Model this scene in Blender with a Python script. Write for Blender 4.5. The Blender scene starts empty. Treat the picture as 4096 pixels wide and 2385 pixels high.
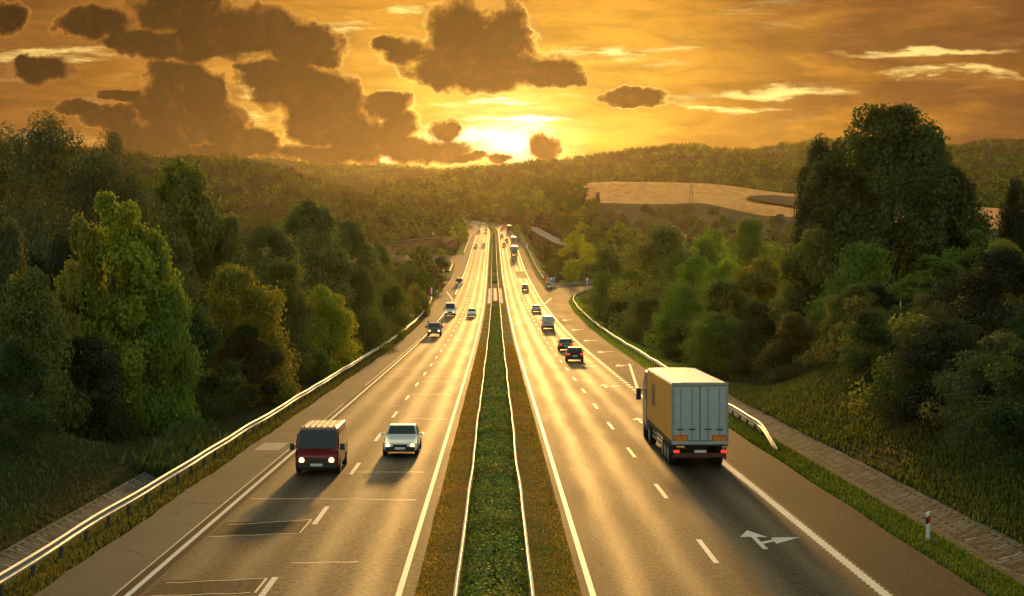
import bpy, bmesh, math, random
import numpy as np
from mathutils import Vector, Matrix
random.seed(7); RNG = np.random.default_rng(7)
D = bpy.data; SC = bpy.context.scene; COL = SC.collection
R = math.radians
# ------------------------------------------------------------------ camera
F_PX = 6989.0; CW, CH = 4096.0, 2385.0; U0, V0, CAMZ = 1983.0, 1110.0, 8.7
cam = D.cameras.new("camera"); camo = D.objects.new("camera", cam); COL.objects.link(camo)
cam.sensor_width = 36.0; cam.lens = F_PX / CW * 36.0; cam.clip_start = 0.5; cam.clip_end = 30000
camo.location = (0, 0, CAMZ)
yaw = math.atan2(CW / 2 - U0, F_PX); pit = math.atan2(V0 - CH / 2, F_PX)
camo.rotation_euler = (math.pi / 2 + pit, 0, -yaw)
SC.camera = camo

def at(U, V, Y):
    """point at forward distance Y seen where the photograph (4096 px wide) has pixel U, V"""
    return ((U - U0) * Y / F_PX, Y, CAMZ + (V0 - V) * Y / F_PX)

# ------------------------------------------------------------------ road profile
def pchip(xs, ys):
    xs = np.array(xs, float); ys = np.array(ys, float)
    h = np.diff(xs); d = np.diff(ys) / h; m = np.zeros(len(xs))
    for i in range(1, len(xs) - 1):
        if d[i-1] * d[i] > 0:
            w1 = 2*h[i] + h[i-1]; w2 = h[i] + 2*h[i-1]
            m[i] = (w1 + w2) / (w1 / d[i-1] + w2 / d[i])
    m[0] = d[0]; m[-1] = d[-1]
    def f(x):
        x = np.asarray(x, float); i = np.clip(np.searchsorted(xs, x) - 1, 0, len(h) - 1)
        t = (x - xs[i]) / h[i]
        r = (2*t**3 - 3*t**2 + 1)*ys[i] + (t**3 - 2*t**2 + t)*h[i]*m[i] + (-2*t**3 + 3*t**2)*ys[i+1] + (t**3 - t**2)*h[i]*m[i+1]
        lo = x < xs[0]; hi = x > xs[-1]
        r = np.where(lo, ys[0], r); r = np.where(hi, ys[-1], r)
        return r
    return f
_z = pchip([-300, 0, 48, 142, 207, 245, 340, 387, 480, 573, 786, 1031, 1178, 1300, 1400, 1500, 1650, 1900, 9000],
           [-.02, -.01, 0, .02, .10, .35, 1.75, 2.75, 5.9, 9.5, 21, 35, 42.6, 48.6, 53.0, 56.6, 59.5, 60, 60])
_c = pchip([-300, 340, 573, 786, 1031, 1100, 1178, 1300, 1400, 1500, 1700, 1900, 9000],
           [0.0, 0.0, -.4, -.73, -1.03, -1.6, -3, -8.5, -17, -30, -75, -150, -151])
def zr(Y): return _z(Y)
def cx(Y): return _c(Y)
_YS = np.arange(20, 1500, .25); _VS = V0 - (zr(_YS) - CAMZ) * F_PX / _YS
def roadY(V):
    i = int(np.argmin(np.abs(_VS - V))); return float(_YS[i])
def slope(Y): return math.atan(float((zr(Y + 2) - zr(Y - 2)) / 4))
def sstep(a, b, x):
    t = np.clip((np.asarray(x, float) - a) / (b - a), 0, 1); return t * t * (3 - 2 * t)
def lerp_pts(pts, n):
    """resample a 2-D/3-D polyline evenly to n points"""
    p = np.array(pts, float); s = np.concatenate([[0], np.cumsum(np.linalg.norm(np.diff(p, axis=0), axis=1))])
    q = np.linspace(0, s[-1], n)
    return np.stack([np.interp(q, s, p[:, k]) for k in range(p.shape[1])], 1)

# ------------------------------------------------------------------ objects
def tag(o, label=None, cat=None, group=None, kind=None):
    if label: o["label"] = label
    if cat: o["category"] = cat
    if group: o["group"] = group
    if kind: o["kind"] = kind
    return o
def link(name, data, parent=None, loc=None):
    o = D.objects.new(name, data); COL.objects.link(o)
    if parent: o.parent = parent
    if loc is not None: o.location = loc
    return o
def thing(name, label, cat, loc=(0, 0, 0), rz=0.0, group=None, rx=0.0):
    o = link(name, None, None, loc); o.rotation_euler = (rx, 0, rz)
    o.empty_display_size = .3
    return tag(o, label, cat, group)
def np_mesh(name, verts, faces, mats, uv=None, smooth=False):
    """faces: (n,k) int array"""
    verts = np.asarray(verts, np.float32); faces = np.asarray(faces, np.int32)
    me = D.meshes.new(name); n, k = faces.shape
    me.vertices.add(len(verts)); me.vertices.foreach_set("co", verts.ravel())
    me.loops.add(n * k); me.loops.foreach_set("vertex_index", faces.ravel())
    me.polygons.add(n); me.polygons.foreach_set("loop_start", np.arange(0, n * k, k, dtype=np.int32))
    try: me.polygons.foreach_set("loop_total", np.full(n, k, np.int32))
    except Exception: pass
    if uv is not None:
        l = me.uv_layers.new(name="UVMap"); l.data.foreach_set("uv", np.asarray(uv, np.float32)[faces.ravel()].ravel())
    for m in (mats if isinstance(mats, (list, tuple)) else [mats]): me.materials.append(m)
    if smooth: me.polygons.foreach_set("use_smooth", np.ones(n, bool))
    me.update(calc_edges=True)
    return me
class MB:
    """collects boxes, prisms, tubes, lofts into one mesh"""
    def __init__(s): s.v = []; s.f = []
    def add(s, vs, fs):
        b = len(s.v); s.v += [tuple(map(float, v)) for v in vs]; s.f += [tuple(b + i for i in f) for f in fs]; return s
    def box(s, c, d, taper=1.0, tz=None):
        x, y, z = c; a, b, h = d[0]/2, d[1]/2, d[2]/2; t = taper
        vs = [(x-a,y-b,z-h),(x+a,y-b,z-h),(x+a,y+b,z-h),(x-a,y+b,z-h),(x-a*t,y-b*t,z+h),(x+a*t,y-b*t,z+h),(x+a*t,y+b*t,z+h),(x-a*t,y+b*t,z+h)]
        return s.add(vs, [(3,2,1,0),(4,5,6,7),(0,1,5,4),(1,2,6,5),(2,3,7,6),(3,0,4,7)])
    def loft(s, secs, cap=True, closed=True):
        """list of equal-length point rings"""
        n = len(secs[0]); vs = [p for r in secs for p in r]; fs = []
        for i in range(len(secs) - 1):
            for j in range(n if closed else n - 1):
                k = (j + 1) % n; fs.append((i*n + j, i*n + k, (i+1)*n + k, (i+1)*n + j))
        if cap and closed: fs.append(tuple(range(n - 1, -1, -1))); fs.append(tuple((len(secs)-1)*n + j for j in range(n)))
        return s.add(vs, fs)
    def tube(s, pts, rad, n=8, cap=True):
        secs = []; P = [Vector(p) for p in pts]
        for i, p in enumerate(P):
            t = (P[min(i+1, len(P)-1)] - P[max(i-1, 0)]).normalized()
            a = t.orthogonal().normalized() if abs(t.z) > .9 else t.cross(Vector((0, 0, 1))).normalized()
            if i and a.dot(pa) < 0: a = -a
            pa = a; b = t.cross(a); r = rad[i] if isinstance(rad, (list, tuple)) else rad
            secs.append([p + r*(math.cos(2*math.pi*k/n)*a + math.sin(2*math.pi*k/n)*b) for k in range(n)])
        return s.loft(secs, cap)
    def wheel(s, c, r, w, n=20, r2=0.0):
        """disc along x"""
        x, y, z = c; secs = []
        for xx, rr in ((-w/2, r*.86), (-w/2+.02, r*.97), (-w/4, r), (w/4, r), (w/2-.02, r*.97), (w/2, r*.86)):
            secs.append([(x+xx, y+rr*math.cos(2*math.pi*k/n), z+rr*math.sin(2*math.pi*k/n)) for k in range(n)])
        return s.loft(secs)
    def poly(s, pts): return s.add(pts, [tuple(range(len(pts)))])
    def mesh(s, name, m, smooth=False, bevel=0.0):
        me = D.meshes.new(name); me.from_pydata(s.v, [], s.f); me.update()
        bm = bmesh.new(); bm.from_mesh(me); bmesh.ops.recalc_face_normals(bm, faces=bm.faces)
        if bevel > 0:
            es = [e for e in bm.edges if len(e.link_faces) == 2 and e.calc_face_angle(0) > .5]
            bmesh.ops.bevel(bm, geom=es, offset=bevel, segments=2, affect='EDGES', profile=.6)
        bm.to_mesh(me); bm.free()
        for q in (m if isinstance(m, (list, tuple)) else [m]): me.materials.append(q)
        if smooth: me.polygons.foreach_set("use_smooth", np.ones(len(me.polygons), bool)); 
        return me
    def build(s, name, m, parent=None, loc=None, smooth=False, bevel=0.0):
        return link(name, s.mesh(name, m, smooth, bevel), parent, loc)
def copy_tree(o, parent=None):
    c = o.copy(); COL.objects.link(c)
    if parent: c.parent = parent
    for ch in o.children: copy_tree(ch, c)
    return c

# ------------------------------------------------------------------ node helper
class N:
    """tiny expression builder over a node tree"""
    def __init__(s, nt): s.nt = nt
    def node(s, t, **kw):
        n = s.nt.nodes.new(t)
        for k, v in kw.items(): setattr(n, k, v)
        return n
    def put(s, inp, v):
        if v is None: return
        if hasattr(v, "is_linked") or isinstance(v, bpy.types.NodeSocket): s.nt.links.new(v, inp)
        elif isinstance(v, (tuple, list)) and inp.type == 'RGBA' and len(v) == 3: inp.default_value = (*v, 1)
        else: inp.default_value = v
    def m(s, op, a, b=None, c=None, clamp=False):
        n = s.node("ShaderNodeMath", operation=op); n.use_clamp = clamp
        s.put(n.inputs[0], a); s.put(n.inputs[1], b); s.put(n.inputs[2], c); return n.outputs[0]
    def vm(s, op, a, b=None, sc=None):
        n = s.node("ShaderNodeVectorMath", operation=op); s.put(n.inputs[0], a); s.put(n.inputs[1], b)
        if sc is not None: s.put(n.inputs["Scale"], sc)
        return n.outputs["Value"] if op in ("LENGTH", "DOT_PRODUCT", "DISTANCE") else n.outputs["Vector"]
    def noise(s, vec, scale, detail=3, rough=.55, dist=0.0, col=False):
        n = s.node("ShaderNodeTexNoise"); s.put(n.inputs["Vector"], vec); n.inputs["Scale"].default_value = scale
        n.inputs["Detail"].default_value = detail; n.inputs["Roughness"].default_value = rough; n.inputs["Distortion"].default_value = dist
        return n.outputs["Color" if col else "Fac"]
    def ramp(s, fac, stops, interp='LINEAR'):
        n = s.node("ShaderNodeValToRGB"); cr = n.color_ramp; cr.interpolation = interp
        while len(cr.elements) < len(stops): cr.elements.new(.5)
        for e, (p, c) in zip(cr.elements, stops):
            e.position = p; e.color = (*c, 1) if not isinstance(c, (int, float)) else (c, c, c, 1)
        s.put(n.inputs[0], fac); return n.outputs[0]
    def mix(s, fac, a, b, blend='MIX'):
        n = s.node("ShaderNodeMix", data_type='RGBA', blend_type=blend)
        s.put(n.inputs["Factor"], fac); s.put(n.inputs[6], a); s.put(n.inputs[7], b); return n.outputs[2]
    def mapr(s, v, a, b, c=0., d=1., smooth=True):
        n = s.node("ShaderNodeMapRange"); n.interpolation_type = 'SMOOTHSTEP' if smooth else 'LINEAR'
        s.put(n.inputs[0], v)
        for i, q in enumerate((a, b, c, d)): n.inputs[i + 1].default_value = q
        return n.outputs[0]
    def xyz(s, x=0., y=0., z=0.):
        n = s.node("ShaderNodeCombineXYZ"); s.put(n.inputs[0], x); s.put(n.inputs[1], y); s.put(n.inputs[2], z); return n.outputs[0]
    def sep(s, v):
        n = s.node("ShaderNodeSeparateXYZ"); s.put(n.inputs[0], v); return n.outputs
    def pos(s): return s.node("ShaderNodeNewGeometry").outputs["Position"]
    def obj(s): return s.node("ShaderNodeTexCoord").outputs["Object"]
    def uv(s): return s.node("ShaderNodeTexCoord").outputs["UV"]
    def bump(s, h, strength=.3, dist=.02):
        n = s.node("ShaderNodeBump"); s.put(n.inputs["Height"], h); n.inputs["Strength"].default_value = strength; n.inputs["Distance"].default_value = dist
        return n.outputs[0]
def material(name, fn):
    m = D.materials.new(name); m.use_nodes = True; nt = m.node_tree
    b = nt.nodes["Principled BSDF"]; n = N(nt); kw = fn(n, b) or {}
    for k, v in kw.items(): n.put(b.inputs[k], v)
    return m
def plain(name, col, rough=.5, metal=0.0, spec=.5, var=.12, scale=3.0, emit=None, es=0.0, coat=0.0):
    """one-colour surface with slight mottling"""
    def fn(n, b):
        f = n.noise(n.obj(), scale, 4)
        c = n.ramp(f, [(.25, tuple(q*(1-var) for q in col)), (.75, tuple(min(1, q*(1+var)) for q in col))])
        d = {"Base Color": c, "Roughness": n.mapr(f, .2, .8, max(0, rough-.06), min(1, rough+.06)), "Metallic": metal, "Specular IOR Level": spec, "Coat Weight": coat}
        if emit: d["Emission Color"] = emit; d["Emission Strength"] = es
        return d
    return material(name, fn)
# ------------------------------------------------------------------ sky and light
SUN_AZ, SUN_EL = R(0.9), R(5.6)
def build_world():
    w = D.worlds.new("World"); SC.world = w; w.use_nodes = True; nt = w.node_tree; n = N(nt)
    bg = nt.nodes["Background"]
    sky = n.node("ShaderNodeTexSky", sky_type='NISHITA'); sky.sun_disc = False
    sky.sun_elevation = SUN_EL; sky.sun_rotation = SUN_AZ; sky.air_density = 1.0; sky.dust_density = 2.0; sky.altitude = 200
    d = n.node("ShaderNodeTexCoord").outputs["Generated"]; X, Y, Z = n.sep(d)[:3]
    Yc = n.m('MAXIMUM', Y, .02)
    sx = n.m('MULTIPLY_ADD', n.m('DIVIDE', X, Yc), F_PX/1000, U0/1000)
    sy = n.m('MULTIPLY_ADD', n.m('DIVIDE', Z, Yc), -F_PX/1000, V0/1000)
    S = n.xyz(sx, sy, 0)
    # clear-sky colour falling off from the sun
    dx = n.m('DIVIDE', n.m('SUBTRACT', sx, 2.06), 1.3); dy = n.m('DIVIDE', n.m('SUBTRACT', sy, .60), .80)
    wob = n.noise(n.vm('MULTIPLY', S, (.9, 2.4, 1)), 1.0, 5, .55)
    dist = n.m('SQRT', n.m('ADD', n.m('MULTIPLY', dx, dx), n.m('MULTIPLY', dy, dy)))
    dist = n.m('ADD', dist, n.m('MULTIPLY_ADD', wob, .5, -.25))
    base = n.ramp(n.m('DIVIDE', dist, 2.0), [(0, (3.4, 3.0, 1.9)), (.045, (2.2, 1.8, .75)), (.085, (1.4, 1.05, .24)), (.15, (1.02, .62, .07)), (.28, (.84, .41, .038)), (.5, (.60, .25, .025)), (.75, (.33, .125, .020)), (1, (.16, .062, .02))])
    # high streaks of thin bright cloud
    st = n.noise(n.vm('MULTIPLY', S, (1.1, 9.0, 1)), 1.6, 6, .62, .4)
    stm = n.m('MULTIPLY', n.mapr(st, .54, .70), n.mapr(n.noise(n.vm('MULTIPLY', S, (.8, 1.6, 1)), 1.5, 2), .38, .62))
    base = n.mix(n.m('MULTIPLY', stm, .75), base, n.ramp(n.m('DIVIDE', dist, 2.0), [(0, (2.2, 2.0, 1.2)), (.3, (1.25, .95, .36)), (1, (.8, .5, .14))]))
    tx = n.noise(n.vm('MULTIPLY', S, (1.0, 4.5, 1)), 2.2, 7, .62, .5)
    base = n.vm('SCALE', base, sc=n.mapr(tx, .30, .68, .62, 1.22))
    # long bright gaps between the high cloud sheets
    hw = n.vm('ADD', S, n.vm('MULTIPLY', n.vm('SUBTRACT', n.noise(n.vm('MULTIPLY', S, (1, 3.5, 1)), 3.0, 6, .6, col=True), (.5, .5, .5)), (.55, .16, 0)))
    hb = None
    for a, b, rx, ry in [(1930,226,150,17),(1810,272,130,11),(2260,132,190,12),(2350,180,170,10),(1290,298,110,13),(1225,248,75,9),(1180,335,120,16),(150,142,200,20),(640,225,60,30),(620,280,55,26),(1000,24,70,10),(930,388,26,18),(830,72,60,8),(1460,130,90,20)]:
        l = n.vm('LENGTH', n.vm('MULTIPLY', n.vm('SUBTRACT', hw, (a*1.6254e-3, b*1.6254e-3, 0)), (1/(rx*1.6254e-3), 1/(ry*1.6254e-3), 0)))
        hb = l if hb is None else n.m('MINIMUM', hb, l)
    gap = n.m('MULTIPLY', n.mapr(hb, .45, 1.25, 1, 0), n.mapr(st, .38, .56))
    # dull brown bank low on the right, darker veil
    dk = n.noise(n.vm('MULTIPLY', S, (.9, 3.6, 1)), 1.3, 5, .6, .3)
    rb = n.m('MULTIPLY', n.mapr(sx, 2.5, 3.5), n.mapr(dk, .36, .56))
    base = n.mix(n.m('MULTIPLY', rb, .85), base, (.17, .062, .018))
    base = n.mix(n.m('MULTIPLY', gap, .9), base, n.ramp(n.m('DIVIDE', dist, 2.0), [(0, (3.0, 2.6, 1.4)), (.3, (1.5, 1.12, .34)), (1, (1.15, .78, .22))]))
    # cumulus: joined ellipses, frayed by noise   (cx, cy, rx, ry) in the photo's 2520 px frame
    q = 1.6254e-3
    E = [(1128,90,72,80),(1235,100,70,80),(1180,160,165,55),(1010,130,62,36),(965,112,36,22),(1330,178,85,30),(1395,195,45,18),(1090,180,95,36),
         (240,60,95,36),(440,25,120,55),(590,85,160,68),(470,118,140,38),(340,98,95,28),(730,112,108,52),(790,142,52,28),
         (425,205,70,48),(400,262,72,62),(500,245,56,78),(545,312,72,58),(440,325,112,46),(600,345,80,34),(480,372,185,18),(300,235,52,15),
         (680,188,90,42),(740,222,115,58),(815,245,72,58),(800,305,100,62),(862,335,80,58),(800,378,135,26),(640,168,62,18),
         (952,258,56,32),(990,312,46,34),(962,350,52,38),(1015,368,80,32),(1092,326,40,30),(1072,372,80,26),(1135,393,50,12),
         (200,266,44,20),(268,292,72,28),(330,332,62,40),(372,352,42,28),(112,178,70,36),(62,162,30,18),(28,44,44,38),(1560,241,78,20),(1338,362,46,34),(1240,391,34,12),(1180,385,20,12)]
    wn = n.noise(S, 7.0, 8, .6, col=True)
    wc = n.vm('ADD', S, n.vm('MULTIPLY', n.vm('SUBTRACT', wn, (.5, .5, .5)), (.11, .09, 0)))
    f = None
    for a, b, rx, ry in E:
        l = n.vm('LENGTH', n.vm('MULTIPLY', n.vm('SUBTRACT', wc, (a*q, b*q, 0)), (1/(rx*q), 1/(ry*q), 0)))
        if f is None: f = l
        else:
            sm = n.node("ShaderNodeMath", operation='SMOOTH_MIN'); n.put(sm.inputs[0], f); n.put(sm.inputs[1], l); sm.inputs[2].default_value = .22; f = sm.outputs[0]
    det = n.noise(S, 11, 8, .66)
    den = n.m('ADD', n.m('ADD', n.m('SUBTRACT', 1.26, f), n.m('MULTIPLY_ADD', n.noise(S, 4.6, 3, .5), .9, -.45)), n.m('MULTIPLY_ADD', det, 1.2, -.60))
    mask = n.mapr(n.m('DIVIDE', den, n.mapr(n.noise(S, 3.1, 2), .35, .65, .55, 2.6)), -.06, .24)
    bs = n.vm('MULTIPLY', S, (1, 1.25, 1)); sd = n.vm('SCALE', n.vm('NORMALIZE', n.vm('SUBTRACT', (2.06, .60, 0), S)), sc=.022)
    b1 = n.noise(bs, 5.0, 6, .6); b2 = n.noise(n.vm('ADD', bs, sd), 5.0, 6, .6)
    body = n.m('ADD', n.m('MULTIPLY_ADD', b1, .6, .2), n.m('MULTIPLY', n.m('SUBTRACT', b1, b2), 1.5))
    lo = n.mapr(sy, .12, .62)      # lower clouds seen through more warm air
    dark = n.mix(lo, n.ramp(body, [(.2, (.006, .002, .001)), (.55, (.022, .008, .002)), (.9, (.10, .038, .008))]), n.ramp(body, [(.2, (.018, .006, .002)), (.55, (.052, .019, .004)), (.9, (.17, .068, .013))]))
    near = n.mapr(dist, .1, 1.3, 1., 0.)
    lit = n.mapr(n.noise(S, 3.2, 3), .38, .6)
    rimc = n.mix(n.m('MULTIPLY', near, n.m('MULTIPLY_ADD', lit, .7, .3)), (.60, .25, .04), (2.9, 2.1, .5))
    half = n.mix(near, (.20, .075, .014), (.46, .20, .034))
    cc = n.mix(n.mapr(den, .02, .20), rimc, half); cc = n.mix(n.mapr(den, .10, .45), cc, dark)
    thin = n.m('MULTIPLY', n.mapr(den, -.75, .05), n.mapr(n.noise(n.vm('MULTIPLY', S, (1, 2.2, 1)), 6.0, 7, .65), .42, .66))
    base = n.mix(n.m('MULTIPLY', thin, .6), base, n.mix(near, (.26, .10, .018), (.78, .40, .07)))
    colr = n.mix(mask, base, cc)
    # the glow belongs to the low western sky; above and behind it is the plain evening sky
    band = n.m('MULTIPLY', n.mapr(n.m('DIVIDE', Z, Yc), .165, .25, 1., 0.), n.mapr(Y, .25, .75))
    sk = n.vm('MULTIPLY', sky.outputs[0], (SKY_K*1.05, SKY_K, SKY_K*.72))
    fin = n.mix(band, sk, n.vm('SCALE', colr, sc=GLOW_K))
    n.put(bg.inputs["Color"], fin); bg.inputs["Strength"].default_value = 0.1
    w.cycles.sampling_method = 'MANUAL'; w.cycles.sample_map_resolution = 512
SKY_K, GLOW_K = 3.5, 7.7
build_world()
sun = D.lights.new("sun", 'SUN'); sun.energy = 3.6; sun.angle = R(1.6); sun.color = (1.0, .52, .13)
suno = link("sun", sun); suno.location = (0, 0, 60)
dirv = Vector((math.sin(SUN_AZ)*math.cos(SUN_EL), math.cos(SUN_AZ)*math.cos(SUN_EL), math.sin(SUN_EL)))
suno.rotation_euler = dirv.to_track_quat('Z', 'Y').to_euler()
SC.view_settings.view_transform = 'Standard'; SC.view_settings.look = 'None'; SC.view_settings.gamma = 1.0
SC.view_settings.exposure = 0.22
SC.render.engine = 'CYCLES'
cy = SC.cycles; cy.use_denoising = True; cy.denoiser = 'OPENIMAGEDENOISE'; cy.denoising_input_passes = 'RGB_ALBEDO_NORMAL'; cy.denoising_prefilter = 'ACCURATE'; cy.max_bounces = 5; cy.diffuse_bounces = 2; cy.glossy_bounces = 2; cy.transmission_bounces = 4
cy.volume_bounces = 0; cy.transparent_max_bounces = 8; cy.caustics_reflective = False; cy.caustics_refractive = False
cy.sample_clamp_indirect = 4.0; cy.use_adaptive_sampling = False
# air
def build_haze():
    mb = MB().box((0, 3400, 128), (9600, 7400, 276))
    m = D.materials.new("haze_air"); m.use_nodes = True; nt = m.node_tree
    for x in list(nt.nodes):
        if x.type == 'BSDF_PRINCIPLED': nt.nodes.remove(x)
    out = nt.nodes["Material Output"]; v = nt.nodes.new("ShaderNodeVolumePrincipled")
    v.inputs["Color"].default_value = (1.0, .82, .52, 1); v.inputs["Density"].default_value = HAZE_D; v.inputs["Anisotropy"].default_value = .82
    nt.links.new(v.outputs[0], out.inputs["Volume"])
    o = mb.build("haze", m); tag(o, "golden evening haze filling the valley air", "haze", kind="stuff")
HAZE_D = 0.000009
build_haze()
# ------------------------------------------------------------------ ground materials
def asphalt(name, c0, c1, grain, tracks, rough0, glossy=.5, lane=(-8.3, -4.5), bumpk=.25):
    def fn(n, b):
        uv = n.uv(); u, v = n.sep(uv)[:2]; p = n.pos()
        fine = n.noise(p, grain, 3, .7); big = n.noise(n.vm('MULTIPLY', p, (.5, .045, 1)), 1.0, 5, .6); mid = n.noise(n.vm('MULTIPLY', p, (1.2, .12, 1)), 1.0, 3)
        # wheel tracks: polished bands either side of each lane centre
        t = None
        for L in lane:
            for s in (-.85, .85):
                g = n.mapr(n.m('ABSOLUTE', n.m('SUBTRACT', n.m('ADD', u, n.m('MULTIPLY_ADD', mid, .5, -.25)), L + s)), 0, .75, 1, 0)
                t = g if t is None else n.m('MAXIMUM', t, g)
        if t is None: t = 0.0
        k = n.m('ADD', n.m('MULTIPLY_ADD', fine, 1.7, -.55), n.m('MULTIPLY_ADD', big, .8, -.30))
        c = n.ramp(k, [(.2, c0), (.85, c1)])
        c = n.mix(n.m('MULTIPLY', t, tracks), c, tuple(q*1.35 for q in c1))
        r = n.m('ADD', n.m('SUBTRACT', rough0, n.m('MULTIPLY', t, .10)), n.m('MULTIPLY_ADD', big, .2, -.1))
        return {"Base Color": c, "Roughness": r, "Specular IOR Level": n.mapr(fine, .30, .70, glossy*.45, glossy*1.6), "Normal": n.bump(fine, bumpk, .012)}
    return material(name, fn)
M = {}
M['asph_r'] = asphalt("asphalt_brown", (.010, .007, .004), (.060, .043, .023), 7.0, .40, .78, .065, (4.75, 8.7))
M['asph_l'] = asphalt("asphalt_worn", (.012, .008, .005), (.066, .047, .025), 7.0, .40, .78, .065, (-8.2,))
M['asph_c'] = asphalt("asphalt_coarse", (.010, .007, .004), (.085, .066, .036), 5.0, .45, .77, .075, (-4.5,), .6)
M['asph_d'] = asphalt("asphalt_dark_strip", (.012, .007, .005), (.026, .017, .011), 9.0, 0, .88, .04, ())
M['asph_p'] = asphalt("asphalt_patch", (.008, .0055, .0035), (.040, .028, .016), 7.0, .1, .84, .055, ())
M['asph_s'] = asphalt("asphalt_shoulder", (.009, .0065, .005), (.026, .019, .014), 9.0, .1, .85, .05, ())
def conc(n, b):
    p = n.pos(); uv = n.uv(); f = n.noise(p, 7, 4, .7); g = n.noise(n.vm('MULTIPLY', p, (.6, .12, 1)), 1, 4)
    k = n.m('ADD', n.m('MULTIPLY', f, .5), n.m('MULTIPLY', g, .6))
    c = n.ramp(k, [(.3, (.060, .048, .031)), (.8, (.125, .106, .072))])
    # thin wandering cracks
    w = n.node("ShaderNodeTexVoronoi", feature='DISTANCE_TO_EDGE'); n.put(w.inputs["Vector"], n.vm('ADD', n.vm('MULTIPLY', p, (.30, .20, 1)), n.vm('SCALE', n.noise(p, .9, 4, .6, col=True), sc=.55))); w.inputs["Scale"].default_value = 1.0
    cr = n.mapr(w.outputs["Distance"], .006, .028, 1, 0); cr = n.m('MULTIPLY', cr, n.mapr(n.noise(p, .25, 2), .42, .6))
    return {"Base Color": n.mix(n.m('MULTIPLY', cr, .8), c, (.03, .022, .015)), "Roughness": .88, "Specular IOR Level": .06, "Normal": n.bump(f, .25, .01)}
M['conc'] = material("old_concrete", conc)
def paint(n, b):
    p = n.pos(); f = n.noise(p, 6, 5, .75)
    return {"Base Color": n.ramp(f, [(.30, (.26, .23, .19)), (.48, (.50, .47, .42)), (.8, (.66, .63, .58))]), "Roughness": .6, "Specular IOR Level": .14}
M['paint'] = material("road_paint", paint)
M['seal'] = plain("crack_seal", (.26, .20, .11), .45, var=.4, scale=4)
def grassy(name, a, bb, c, sc=1.0):
    def fn(n, b):
        p = n.pos(); f = n.noise(p, 1.1*sc, 6, .7); g = n.noise(p, .28*sc, 4, .6); h = n.noise(p, 9*sc, 3, .7)
        k = n.m('ADD', n.m('MULTIPLY', f, .55), n.m('MULTIPLY', h, .45))
        c1 = n.ramp(k, [(.30, tuple(q*.45 for q in a)), (.5, a), (.72, bb)])
        return {"Base Color": n.mix(n.mapr(g, .42, .62), c1, n.ramp(k, [(.3, tuple(q*.5 for q in c)), (.7, c)])), "Roughness": 1.0, "Specular IOR Level": .02, "Normal": n.bump(h, .8, .08)}
    return material(name, fn)
M['verge'] = grassy("dry_grass", (.16, .095, .022), (.24, .145, .036), (.085, .12, .018))
M['green'] = grassy("green_verge", (.13, .18, .020), (.19, .25, .03), (.15, .12, .025))
M['bank'] = grassy("bank_grass", (.034, .030, .009), (.052, .048, .012), (.030, .050, .009), 1.6)
M['soil'] = grassy("valley_ground", (.070, .060, .018), (.10, .085, .028), (.055, .06, .016), .12)
M['forest'] = grassy("forest_floor", (.045, .040, .012), (.065, .055, .018), (.040, .042, .012), .03)
M['scrub'] = grassy("scrub_ground", (.085, .058, .030), (.12, .085, .042), (.065, .060, .024), .08)
M['red'] = grassy("red_earth", (.17, .065, .026), (.24, .105, .04), (.11, .07, .024), .35)
def fieldm(n, b):
    p = n.pos(); x, y, z = n.sep(p)[:3]
    wv = n.node("ShaderNodeTexWave", wave_type='BANDS', bands_direction='X'); n.put(wv.inputs["Vector"], n.vm('ADD', p, n.xyz(n.m('MULTIPLY', y, .35), 0, 0)))
    wv.inputs["Scale"].default_value = .12; wv.inputs["Distortion"].default_value = 4.0; wv.inputs["Detail"].default_value = 3; wv.inputs["Detail Scale"].default_value = .3
    f = n.noise(n.vm('MULTIPLY', p, (1, .25, 1)), .16, 7, .8); k = n.m('ADD', n.m('MULTIPLY', wv.outputs["Fac"], .22), n.m('MULTIPLY_ADD', f, 1.5, -.35))
    return {"Base Color": n.ramp(k, [(.25, (.46, .16, .025)), (.5, (.84, .29, .045)), (.8, (.95, .40, .08))]), "Roughness": .9, "Specular IOR Level": .15}
M['field'] = material("ripe_corn", fieldm)
def stones(n, b):
    uv = n.uv(); u, v = n.sep(uv)[:2]; p = n.pos()
    br = n.node("ShaderNodeTexBrick"); br.offset = .4; br.inputs["Scale"].default_value = 1.0
    n.put(br.inputs["Vector"], n.vm('ADD', n.xyz(u, v, 0), n.vm('SCALE', n.noise(p, 1.4, 3, col=True), sc=.10)))
    br.inputs["Brick Width"].default_value = .86; br.inputs["Row Height"].default_value = .40; br.inputs["Mortar Size"].default_value = .055; br.inputs["Mortar Smooth"].default_value = .3
    br.inputs["Color1"].default_value = (.25, .235, .19, 1); br.inputs["Color2"].default_value = (.14, .125, .095, 1); br.inputs["Mortar"].default_value = (.030, .024, .014, 1)
    f = n.noise(p, 2.2, 5, .7); leaf = n.mapr(n.noise(p, 1.3, 5, .7), .50, .60)
    c = n.mix(n.mapr(f, .35, .75), br.outputs["Color"], (.075, .064, .042)); c = n.mix(n.m('MULTIPLY', leaf, .8), c, (.055, .033, .014))
    return {"Base Color": c, "Roughness": .95, "Specular IOR Level": .03, "Normal": n.bump(n.m('MULTIPLY', br.outputs["Fac"], -1.0), .6, .05)}
M['stone'] = material("gutter_stone", stones)
M['steel'] = plain("galvanised_steel", (.30, .295, .28), .55, .35, var=.12, scale=2.0)
M['post'] = plain("dark_steel", (.045, .042, .04), .6, .3)
M['white'] = plain("white_plastic", (.78, .77, .74), .45)
M['black'] = plain("black_paint", (.012, .012, .013), .5)
M['slab'] = plain("pale_concrete", (.34, .30, .26), .8, scale=.8, var=.25)
M['pave'] = plain("grey_paving", (.16, .13, .105), .8, scale=1.2, var=.35)

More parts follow.
